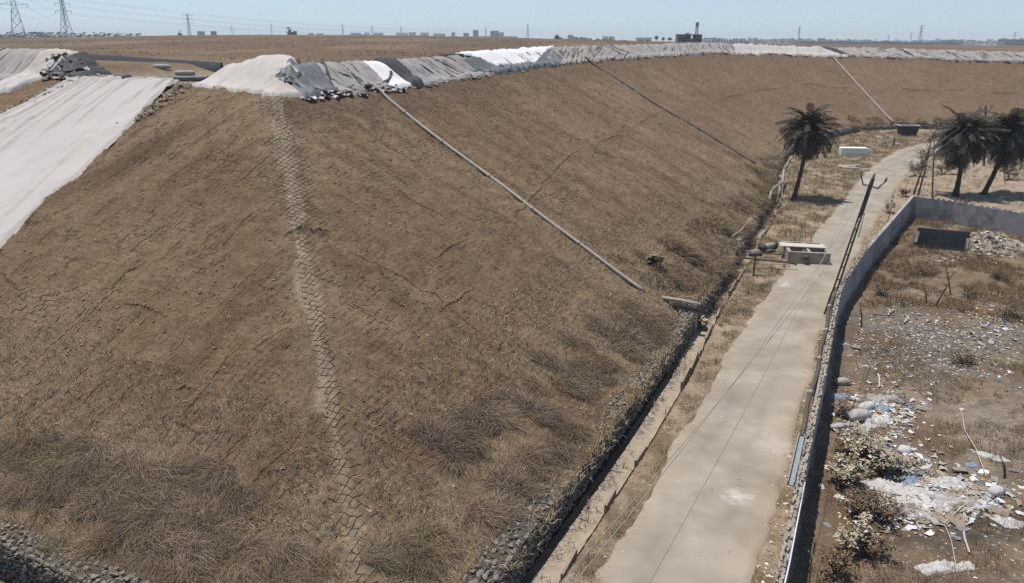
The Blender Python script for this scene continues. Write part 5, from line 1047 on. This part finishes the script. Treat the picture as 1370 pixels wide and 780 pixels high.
scrub(sp, 110, (.4, .8), 'dry_scrub', 'brown dry scrub along the far slope foot behind the skip', BRN, (.03, .06))
# overgrowth hanging over the gabion and weeds in the drain
g = slope_pts(14000, 6, 135, -9, 1.0, lambda x, y, I_: I_['inf'] & (I_['df'] > -.2) & (I_['df'] < 1.1) & (fbm(I_['s'] * .33, I_['s'] * 0, 2, 730) > -.15)); g[:, 2] = .92
g3 = slope_pts(7000, 5, 130, -8, 2, lambda x, y, I_: (~I_['inf']) & (I_['df'] < .75) & (fbm(I_['s'] * .5, I_['s'] * 0, 2, 740) > .02)); g3[:, 2] = -.34
stuff('gabion_weeds', [blades(g, 6, (.15, .5), (.012, .03), .8, BRN + TAN[:2] + GRY[:1], base_r=.15), blades(g3, 6, (.15, .55), (.012, .03), .6, BRN + TAN, base_r=.12)], M['blade'], 'dry weeds growing over the gabions and in the drain', 'weeds')
# verge grass
vg = lambda th: (lambda x, y, I_: I_['verge'] & (I_['df'] > 1.15) & (I_['r'] < edge_r(ROAD_L, I_['s']) - .05) & vis(x, y) & (fbm(x * .55, y * .55, 3, 750) > th))
v1 = slope_pts(15000, 4, 45, -2, 3, vg(-.12)); v2 = slope_pts(26000, 45, 150, -8, 16, vg(-.12)); v3 = slope_pts(9000, 45, 150, -8, 16, vg(.15)); v4 = slope_pts(3500, 8, 45, -2, 3, vg(.28))
stuff('verge_grass', [blades(v1, 8, (.06, .26), (.010, .022), .6, TAN + BRN + OLV[:2], base_r=.14, two=False), blades(v4, 10, (.12, .34), (.012, .024), .6, OLV + BRN, base_r=.18), blades(v2, 6, (.15, .5), (.025, .06), .55, TAN + BRN + OLV[:1], base_r=.25, two=False), blades(v3, 6, (.2, .6), (.025, .06), .5, OLV + BRN, base_r=.3, two=False)], M['blade'], 'dry and olive grass on the verge between drain and road', 'grass')
# strip between road and wall
w1 = slope_pts(9000, 4, 72, 4.8, 9.5, lambda x, y, I_: (I_['r'] > edge_r(ROAD_R, I_['s']) - .05) & (I_['r'] < np.interp(I_['s'], WALL[:, 0], WALL[:, 1]) - .3))
stuff('leaf_litter', [scraps(w1[:4200], (.04, .15), ((.38, .31, .225), (.3, .235, .16), (.22, .165, .11), (.45, .39, .31)), .5), blades(w1[4200:5200], 5, (.08, .3), (.015, .03), .7, TAN + BRN, base_r=.12, two=False)], M['scrap'], 'dry leaves and straw between the road and the boundary wall', 'leaves')
pb_ = slope_pts(2600, 4, 120, 1, 11, lambda x, y, I_: (I_['r'] > edge_r(ROAD_L, I_['s']) - .3) & (I_['r'] < edge_r(ROAD_R, I_['s']) + .3) & (rng.uniform(0, 1, x.shape) < .15 + .85 * sstep(.9, .1, np.minimum(I_['r'] - edge_r(ROAD_L, I_['s']), edge_r(ROAD_R, I_['s']) - I_['r'])))); pb_[:, 2] = .10
stuff('road_grit', [scraps(pb_, (.02, .10), ((.42, .37, .31), (.3, .26, .21), (.22, .19, .15), (.5, .46, .4)), .4)], M['scrap'], 'grit and dry scraps strewn on the road surface', 'grit')
# yard weeds
yk = lambda th, sd_: (lambda x, y, I_: I_['yard'] & (I_['s'] < 71) & (fbm(x * .32, y * .32, 3, sd_) > th))
y1 = slope_pts(32000, 33, 70, 7, 30, yk(-.1, 760)); y2 = slope_pts(12000, 4, 34, 7.5, 20, yk(.02, 765)); y3 = slope_pts(9000, 72, 135, 8, 60, lambda x, y, I_: I_['yard'] & (fbm(x * .2, y * .2, 3, 770) > .1))
ash_px = P(1250, 455)[:2]; y1 = y1[np.hypot((y1[:, 0] - ash_px[0]) / 7, (y1[:, 1] - ash_px[1]) / 5.5) > 1]
y1 = y1[np.hypot(y1[:, 0] - PIT[0], y1[:, 1] - PIT[1]) > 2.6]; y1 = y1[np.hypot(y1[:, 0] - HEAP[0], y1[:, 1] - HEAP[1]) > 2.6]
YB = ((.21, .145, .08), (.17, .115, .065), (.26, .19, .11), (.13, .088, .05))
stuff('yard_weeds', [blades(y1, 7, (.12, .5), (.015, .035), .65, YB, base_r=.2, two=False), blades(y2, 9, (.10, .38), (.010, .022), .7, YB, base_r=.14, two=False), blades(y3, 5, (.2, .6), (.03, .07), .6, YB + TAN, base_r=.3, two=False)], M['blade'], 'rust brown dry weeds over the littered yard', 'weeds')
# plateau grass
tp = slope_pts(12000, 30, 300, -190, 0, lambda x, y, I_: I_['inc'] & (I_['dc'] > 5) & (fbm(x * .05, y * .03, 3, 780) > -.1))
stuff('plateau_grass', [blades(tp, 4, (.12, .3), (.1, .25), .9, ((.18, .127, .082), (.155, .108, .07), (.2, .145, .095)), .12, base_r=.8, two=False)], M['blade'], 'dry grass on the flat top of the fill', 'grass')

# individual shrubs and saplings
def leafy_shrub(u, v, rad, h, label, cols, nst, nl, leaf=(.05, .11), name='leafy_shrub', lean=.5, cat='shrub'):
    c = up(*P(u, v)[:2]); root = empty(name, c, 0, label, cat); mb = MB(); L_ = []
    for k in range(nst):
        a = random.uniform(0, 6.28); l_ = h * random.uniform(.6, 1.1); e = np.array([math.cos(a) * rad * random.uniform(.3, 1), math.sin(a) * rad * random.uniform(.3, 1), l_]); m_ = e * .5 + np.array([0, 0, .12 * h]); mb.tube([(e[0] * .08, e[1] * .08, -.05), m_, e], [.02, .013, .006], 5)
        for _ in range(3):
            f = random.uniform(.35, .85); b_ = m_ * 2 * f * (1 - f) + e * f * f + np.array([0, 0, 0]); e2 = b_ + np.array([random.gauss(0, .3) * rad, random.gauss(0, .3) * rad, random.uniform(0, .35) * h]); mb.tube([b_, e2], [.009, .004], 4); L_ += [b_ + (e2 - b_) * random.random() + np.random.normal(0, .06, 3) * (1 + rad * .5) for _ in range(nl // (nst * 3))]
    mb.build('stems', M['wood'], root)
    L_ = np.array(L_); L_[:, 2] = np.maximum(L_[:, 2], .03); v_, f_, c_ = scraps(L_, leaf, cols, .6); put('leaves', mesh_of('leaves', v_, f_, M['scrap'], False, c_), root); tag(root.children[-1], kind='stuff'); return root
PALE = ((.36, .31, .225), (.28, .235, .16), (.20, .165, .10), (.42, .375, .29)); RUST = ((.10, .066, .038), (.14, .092, .05), (.075, .05, .03), (.17, .115, .065))
for a in ((1150, 612, 1.3, 1.1, 'pale leafy shrub right of the wall below the big grey sack', PALE, 16, 900), (1180, 632, 1.0, .9, 'pale leafy shrub touching the left end of the white litter', PALE, 12, 560), (1128, 650, .9, 1.0, 'pale leafy shrub close to the wall shadow', PALE, 10, 480), (1150, 690, 1.0, .9, 'dark rust brown bush left of the white litter', RUST, 16, 800), (1180, 690, .9, .7, 'low rust brown bush touching the lower white litter', RUST, 14, 620), (1138, 735, .9, 1.0, 'pale shrub with tufted heads near the bottom edge', PALE, 10, 460), (1165, 745, .9, .8, 'dark rust bush at the bottom edge of the yard', RUST, 14, 560), (1118, 770, .7, .9, 'dark bush in the wall shadow at the bottom', RUST, 10, 400),
          (1125, 560, .5, .6, 'small brown bush beside the upright white sack', RUST, 8, 220), (1345, 425, 1.3, .9, 'brown bush at the right edge beyond the rubble field', RUST, 12, 420), (1300, 400, 1.2, .8, 'brown bush right of the bare leaning sapling', RUST, 12, 400), (1180, 395, 1.2, .9, 'brown bush beside the wall above the rubble field', RUST, 12, 420), (1290, 485, .9, .6, 'round brown tuft in the middle of the rubble field', RUST, 12, 360), (1240, 368, 1.4, .8, 'wide brown bush in the upper yard left of the sapling', RUST, 12, 420), (1335, 372, 1.2, .8, 'brown bush by the right edge below the rubble mound', RUST, 12, 380)):
    leafy_shrub(*a[:4], a[4], a[5], a[6], a[7], (.06, .14) if a[5] is PALE else (.03, .10))
for a in ((1225, 235, 1.6, 1.8, 'dry shrub between the road and the thin brown pole', RUST, 14, 420), (1236, 222, 1.5, 2.2, 'tall dry shrub beside the bending road', RUST, 12, 360), (1262, 232, 2.0, 1.2, 'brown shrub behind the thin brown pole', RUST, 14, 420), (1352, 240, 1.6, 1.4, 'brown shrub at the right edge behind the slanting palm', RUST, 12, 360), (1210, 262, .8, .9, 'small dry shrub beside the wall corner', RUST, 10, 260), (1188, 285, .9, 1.2, 'pale dry shrub on the roadside left of the wall', PALE, 8, 160), (938, 432, .7, .7, 'pale straw bush in the drain below the outlet pipe', TAN, 12, 380), (872, 399, .8, .6, 'olive bush beside the foot of the long pipe', OLV, 12, 420)):
    leafy_shrub(*a[:4], a[4], a[5], a[6], a[7], (.08, .22), 'dry_shrub')
def sapling(u, v, u2, v2, label, r_=.05, nb=9, seed=0):
    random.seed(seed); c = up(*P(u, v)[:2]); t_ = PY(u2, v2, c[1] + .2) - c; root = empty('bare_sapling', c, 0, label, 'sapling'); mid = t_ * .5 + np.array([.08, 0, 0]); MB().tube([(0, 0, -.05), mid, t_], [r_, r_ * .7, r_ * .3], 6).build('stem', M['wood'], root, True)
    for k in range(nb): f = random.uniform(.25, .95); p_ = t_ * f; e = p_ + np.array([random.gauss(0, .28), random.gauss(0, .2), random.uniform(.1, .5)]) * np.linalg.norm(t_) * .28; MB().tube([p_, (p_ + e) / 2 + np.array([0, 0, .03]), e], [r_ * .4, r_ * .3, r_ * .15], 4).build('twig', M['wood'], root)
for k, a in enumerate(((1251, 412, 1276, 362, 'dark bare sapling leaning over the pale patch in the yard'), (1239, 408, 1236, 380, 'short bare sapling left of the leaning one'), (1152, 440, 1150, 405, 'bare forked sapling at the edge of the wall shadow'), (1272, 395, 1262, 345, 'thin bare sapling in the upper yard'), (1222, 260, 1252, 168, 'tall dead leaning trunk beside the thin brown pole'), (1228, 262, 1246, 190, 'second dead leaning trunk beside the thin brown pole'), (1345, 245, 1340, 205, 'bare bush stem at the right edge behind the wall'), (1345, 640, 1338, 610, 'tiny twig bush at the right edge by the long white film'))): sapling(*a, seed=k, r_=.05 if k not in (4, 5) else .10, nb=9 if k not in (4, 5) else 16)
for k, (u, v) in enumerate(((1071, 312), (1084, 330), (1062, 330), (1096, 205), (1078, 236), (1120, 240), (1105, 262), (1090, 300))):
    sapling(u, v, u + 1, v - 20, ('first', 'second', 'third', 'fourth', 'fifth', 'sixth', 'seventh', 'eighth')[k] + ' dry stalk standing in the verge grass near the lone palm', .03, 5, 30 + k)

# ================================================================== FAR THINGS
def pylon(u, vtop, vbase, D, label, spread=.20, arms=3, rot=.3, aw=.24, th=.0042, lean=0.):
    b = PY(u, vbase, D); t = PY(u + lean, vtop, D); h = t[2] - b[2] + 3; b = np.array([b[0], b[1], b[2] - 3]); root = empty('pylon', b, rot, label, 'pylon', 'transmission pylons around the site'); bw, tw = h * spread / 2, h * .022; w = h * th; mb = MB()
    cor = ((-1, -1), (1, -1), (1, 1), (-1, 1)); lv = [0, .2, .36, .5, .62, .72, .81, .9, 1.0]
    hw = lambda f: bw * (1 - f / .62) + tw * 1.6 * (f / .62) if f < .62 else tw * 1.6 + (tw - tw * 1.6) * (f - .62) / .38
    sh = np.array([(t[0] - b[0]), 0, 0])
    pt = lambda f, c: np.array([c[0] * hw(f), c[1] * hw(f), f * h])
    for a, z in zip(lv[:-1], lv[1:]):
        for k in range(4):
            c, c2 = cor[k], cor[(k + 1) % 4]; mb.bar(pt(a, c), pt(z, c), w * 1.5); mb.bar(pt(a, c), pt(z, c2), w); mb.bar(pt(a, c2), pt(z, c), w); mb.bar(pt(z, c), pt(z, c2), w)
    mb.build('tower_frame', M['galv'], root)
    for f in ((.62, .78, .94)[:arms] if arms == 3 else (.8,)):
        for sg in (-1, 1):
            e = np.array([sg * h * aw * (1.05 - .35 * (f - .6)), 0, f * h + h * .01]); m_ = MB(); m_.bar((sg * tw, -tw, f * h), e, w * 1.3); m_.bar((sg * tw, tw, f * h), e, w * 1.3); m_.bar((sg * tw, 0, f * h + h * .055), e, w * 1.1); a_ = m_.build('cross_arm', M['galv'], root)
            MB().tube([e, e - np.array([0, 0, h * .045])], w * 1.1, 5).build('insulator_string', M['porcelain'], a_)
    return root, b, h, rot
p1 = pylon(26, -26, 50, 520, 'big pylon at the top left edge of the picture', .24, rot=.5, aw=.2)
p2 = pylon(90, -9, 48, 640, 'second big pylon right of the one at the left edge', .22, rot=-.2, aw=.2)
for k, (u, vt, vb, D, lab, sp_) in enumerate(((254, 18, 49, 1500, 'slim distant pylon rising alone over the left plateau', .12), (311, 34, 48, 2600, 'faint far pylon right of the slim distant one', .1), (364, 31, 48, 2600, 'faint far pylon left of the small bare trees', .1), (459, 32, 48, 2600, 'faint pylon over the long row of tiny houses', .1), (498, 34, 48, 2600, 'faint pylon amid the tiny far houses', .1), (537, 35, 48, 2600, 'faint pylon right of the tiny far houses', .1), (650, 36, 50, 2300, 'chimney-like pylon between the two dark blocks', .1), (706, 32, 52, 1700, 'grey pylon right of the dark far blocks', .16), (1068, 35, 54, 2000, 'leaning faint pylon over the right crest', .1), (1230, 33, 55, 1900, 'broad pale pylon above the far right plain', .22), (1218, 43, 55, 2300, 'small pale pylon left of the broad one', .12), (1188, 46, 55, 2600, 'tiny pale pylon farther left of the broad one', .12), (1356, 42, 55, 1700, 'dark pylon at the right edge of the horizon', .16))):
    pylon(u, vt, vb, D, lab, sp_, rot=.2 * k, th=.006 if D > 1600 else .005)
# conductors between the two big pylons and beyond
def arm_tip(p, f, sg, aw=.2):
    _, b, h, r_ = p; x = sg * h * aw * (1.05 - .35 * (f - .6)); return b + np.array([x * math.cos(r_), x * math.sin(r_), f * h - h * .035])
for k, (f, sg) in enumerate(((.62, -1), (.62, 1), (.78, -1), (.78, 1), (.94, -1), (.94, 1))):
    nm = ('lower left', 'lower right', 'middle left', 'middle right', 'upper left', 'upper right')[k]; a_ = arm_tip(p1, f, sg); b_ = arm_tip(p2, f, sg); wire(a_, b_, 5, nm + ' conductor strung between the two big pylons', .05, 24); wire(b_, b_ + np.array([260, 700, -4 - 10 * f]), 8, nm + ' conductor leaving the second big pylon to the right', .05, 24); wire(a_, a_ + np.array([-300, 40, 0]), 5, nm + ' conductor leaving the picture at the left', .05, 16)
def house(u0, u1, vt, D, mat, label, floors=1, vb=51.5):
    a, b = PY(u0, vb, D), PY(u1, vb, D); t = PY(u0, vt, D); w_ = b[0] - a[0]; h = t[2] + 1.0; root = empty('far_house', ((a[0] + b[0]) / 2, D + w_ * .3, -.8), 0, label, 'house', 'houses on the horizon'); dp = max(8, w_ * .6)
    MB().box((0, 0, h / 2), (w_, dp, h)).build('house_wall', M[mat], root); MB().box((0, 0, h + .25), (w_ * 1.04, dp * 1.04, .5)).build('roof_slab', M[mat], root); n = max(2, int(w_ / 6)); rows_ = max(1, int(h / 4.5))
    for i in range(n):
        for j in range(rows_): MB().box(((i + .5) * w_ / n - w_ / 2, -dp / 2 - .06, h - 2.6 - j * 4.2), (w_ / n * .42, .12, 1.9)).build('window', M['pane'], root)
for k, (u0, u1, vt, D, mat, lab) in enumerate(((633, 640, 40, 1900, 'far_house2', 'dark square block left of the chimney-like pylon'), (656, 667, 41, 1900, 'far_house2', 'dark block right of the chimney-like pylon'), (664, 674, 43, 1950, 'far_house', 'lower grey wing beside the right dark block'), (620, 627, 44, 1900, 'far_house2', 'low dark house left of the dark square block'), (604, 609, 43, 2100, 'far_house', 'small pale house left of the low dark one'), (640, 692, 48, 2200, 'far_house', 'long low shed behind the dark blocks'), (265, 273, 41.5, 1500, 'far_house', 'pale house near the slim distant pylon'), (283, 289, 41.5, 1500, 'far_house2', 'grey house right of the pale house near the slim pylon'), (413, 419, 44, 2300, 'far_house', 'tiny pale house at the left end of the far row'), (424, 432, 44.5, 2300, 'far_house2', 'tiny dark house at the left end of the far row'), (470, 482, 43.5, 2300, 'far_house', 'double house near the middle of the far row'), (488, 494, 43, 2300, 'far_white', 'white house in the middle of the far row'), (500, 512, 43.5, 2300, 'far_house', 'grey house right of the middle of the far row'), (530, 545, 43.5, 2300, 'far_white', 'long white house in the far row'), (547, 556, 43, 2300, 'far_house', 'grey house after the long white one'), (563, 573, 43.5, 2300, 'far_house', 'pale house near the right end of the far row'), (580, 595, 44.5, 2300, 'far_house', 'long low house at the right end of the far row'), (852, 872, 50.5, 800, 'far_white', 'low white building left of the grey block ruin'), (1095, 1104, 51, 1600, 'far_house', 'small house on the right horizon near the leaning pylon'), (1265, 1290, 53, 1500, 'far_house', 'long low house on the right horizon'), (1345, 1372, 52.5, 1300, 'far_house2', 'dark low house below the right edge pylon'))):
    house(u0, u1, vt, D, mat, lab)
# grey block ruin with a lattice mast
D = 420.; a, b = PY(905, 56, D), PY(937, 56, D); w_ = b[0] - a[0]; zb = float(land(np.array([a[0]]), np.array([D]))[0]); ht = PY(905, 45.3, D)[2] - zb; root = empty('block_building', ((a[0] + b[0]) / 2, D, zb - .5), 0, 'grey roofless block building with a lattice mast beyond the crest', 'building')
for (x, ww) in ((-w_ * .36, w_ * .28), (-w_ * .08, w_ * .2), (w_ * .36, w_ * .28)): MB().box((x, 0, ht / 2), (ww, 6, ht + 1)).build('block_wall', M['brickruin'], root)
MB().box((w_ * .12, 0, ht * .25), (w_ * .2, 5.9, ht * .5 + 1)).build('low_wall', M['brickruin'], root); MB().box((0, 0, ht + .3), (w_, 6.1, .5)).build('ring_beam', M['brickruin'], root)
for x in (-.42, -.3, .3, .42): MB().box((w_ * x, -3.03, ht * .55), (.9, .1, 1.2)).build('window', M['pane'], root)
mast = MB(); mh = PY(931, 28, D)[2] - zb; mx = PY(931, 50, D)[0] - (a[0] + b[0]) / 2
for sx, sy in ((-1, -1), (1, -1), (1, 1), (-1, 1)): mast.bar((mx + sx * .8, sy * .8 - 1, 0), (mx + sx * .35, sy * .35 - 1, mh), .16)
for k in range(8):
    z0_, z1_ = mh * k / 8, mh * (k + 1) / 8; q0_, q1_ = .8 - .45 * k / 8, .8 - .45 * (k + 1) / 8; mast.bar((mx - q0_, -1 - q0_, z0_), (mx + q1_, -1 - q1_, z1_), .12); mast.bar((mx + q0_, -1 - q0_, z0_), (mx - q1_, -1 - q1_, z1_), .12); mast.bar((mx - q1_, -1 - q1_, z1_), (mx + q1_, -1 - q1_, z1_), .12)
ma = mast.build('lattice_mast', M['steel'], root); MB().box((mx, -1, mh - 1), (1.4, 1.4, 2.2)).build('mast_head', M['galv'], ma)
def far_tree(u, vt, vb, D, label, wpx, seed):
    rg = np.random.default_rng(seed); b = PY(u, vb, D); h = PY(u, vt, D)[2] - b[2]; w_ = wpx / FPX * D; z_ = float(land(np.array([b[0]]), np.array([D]))[0]) if D < 600 else -.8; h = PY(u, vt, D)[2] - z_; root = empty('far_tree', (b[0], D, z_ - .2), 0, label, 'tree', 'trees beyond the crest'); MB().tube([(0, 0, 0), (.1, 0, h * .4), (0, .1, h * .7)], [.03 * h, .02 * h, .01 * h], 6).build('trunk', M['wood'], root)
    n = 240; q = rg.normal(0, 1, (n, 3)); q /= np.linalg.norm(q, axis=1)[:, None]; q *= rg.uniform(.3, 1, n)[:, None] ** .5 * (1 + .3 * rg.normal(size=n))[:, None]; q = q * np.array([w_ / 2, w_ / 2, h * .3]) + np.array([0, 0, h * .66]); v_, f_, c_ = scraps(q, (h * .06, h * .17), ((.055, .06, .04), (.04, .043, .03), (.08, .08, .055)), .7); put('crown', mesh_of('crown', v_, f_, M['scrap'], False, c_), root)
for k, (u, vt, D, w_, lab) in enumerate(((919, 43, 412, 8, 'dark tree growing in front of the grey block building'), (878, 47, 430, 5, 'leaning small tree left of the grey block building'), (887, 48.5, 430, 4, 'thin small tree beside the leaning one'), (896, 49, 430, 6, 'round bush-like tree just left of the block building'), (389, 40, 900, 5, 'bare-looking tree on the plateau skyline'), (395, 41, 900, 4, 'small tree right of the bare-looking one on the skyline'), (242, 44, 900, 3, 'tiny tree left of the slim distant pylon'), (745, 48, 700, 4, 'small tree at the right end of the brown plateau'))): far_tree(u, vt, 55, D, lab, w_, 900 + k)
# hazy woods on the horizon
def wood(u0, u1, vt, D, n, label, seed, dz=1.):
    rg = np.random.default_rng(seed); u = rg.uniform(u0, u1, n); top = np.array([PY(a, vt, D)[2] for a in u]) + .8; prof = .55 + .45 * fbm(u * .09, u * 0, 3, seed); z = -.8 + top * prof * rg.uniform(0, 1, n) ** .3; x = np.array([PY(a, 50, D)[0] for a in u]); y = D + rg.uniform(0, D * .12, n); s_ = (.7 + .5) * D / FPX
    return stuff('far_wood', [scraps(np.column_stack([x, y, z]), (s_ * 2, s_ * 5), ((.05, .056, .04), (.038, .042, .03), (.07, .072, .05)), .6)], M['scrap'], label, 'wood')
wood(-60, 135, 40.5, 900, 2400, 'dark tree belt behind the two big pylons', 1); wood(135, 260, 46, 1400, 500, 'low tree belt left of the slim distant pylon', 2); wood(745, 850, 45.5, 1200, 900, 'hazy tree belt right of the brown plateau', 3); wood(950, 1110, 50.5, 2200, 700, 'hazy trees on the horizon behind the posts', 4); wood(1100, 1500, 52, 2300, 900, 'faint tree line on the far right horizon', 5); wood(260, 640, 46, 2600, 900, 'faint tree line among the tiny far houses', 6)
# dark lined bank and posts beyond the right crest
def bank(u0, u1, v0, v1, D, mat, name, label, cat, h=None):
    a, b = PY(u0, v1, D), PY(u1, v1, D); zt = PY((u0 + u1) / 2, v0, D)[2]; L_ = b[0] - a[0]; V = []; n = 40
    for i in range(n):
        x = a[0] + L_ * i / (n - 1); e = min(1, 6 * min(i, n - 1 - i) / n); z = -1 + (zt + 1 + .5 * perlin(np.array([i * .37]), np.array([.5]), 800)[0]) * e
        V += [(x, D - 22, -1), (x, D - 3, z), (x, D + 8, z), (x, D + 30, -1)]
    return tag(put(name, mesh_of(name, V, grid_faces(n, 4), M[mat])), label, cat)
bank(1012, 1330, 55.0, 60, 560, 'water', 'lined_bank', 'long dark liner bank behind the right end of the crest', 'bank')
bank(760, 905, 54.2, 58, 620, 'plateau_bank', 'soil_bank', 'low brown bank behind the pale grey covers', 'bank') if 'plateau_bank' in M else None
root = empty('post_fence', PY(945, 55, 380.), 0, 'row of thin posts right of the grey block building', 'fence'); o3 = np.array(root.location)
for k in range(16):
    p_ = PY(942 + k * 3.9, 55, 380.); z_ = float(land(p_[:1], p_[1:2])[0]); tp_ = PY(942 + k * 3.9, 50.2 + .05 * k, 380.)[2]; MB().bar(np.array([p_[0], p_[1], z_ - .3]) - o3, np.array([p_[0], p_[1], max(tp_, z_ + 1.2)]) - o3, .22).build('post', M['steel'], root)

# ================================================================== HAZE
hz = MB(); hz.box((0, 0, 29), (12400, 12400, 64)); hm = bpy.data.materials.new('air'); hm.use_nodes = True; t = hm.node_tree
t.nodes.remove(t.nodes['Principled BSDF']); pv = nd(t, 'ShaderNodeVolumePrincipled'); pv.inputs['Density'].default_value = HAZE if 'HAZE' in globals() else 2.1e-4; pv.inputs['Color'].default_value = (.90, .95, 1.0, 1); pv.inputs['Anisotropy'].default_value = 0.0
t.links.new(pv.outputs[0], t.nodes['Material Output'].inputs['Volume']); tag(hz.build('haze', hm), 'pale haze filling the air', 'haze', kind='stuff')
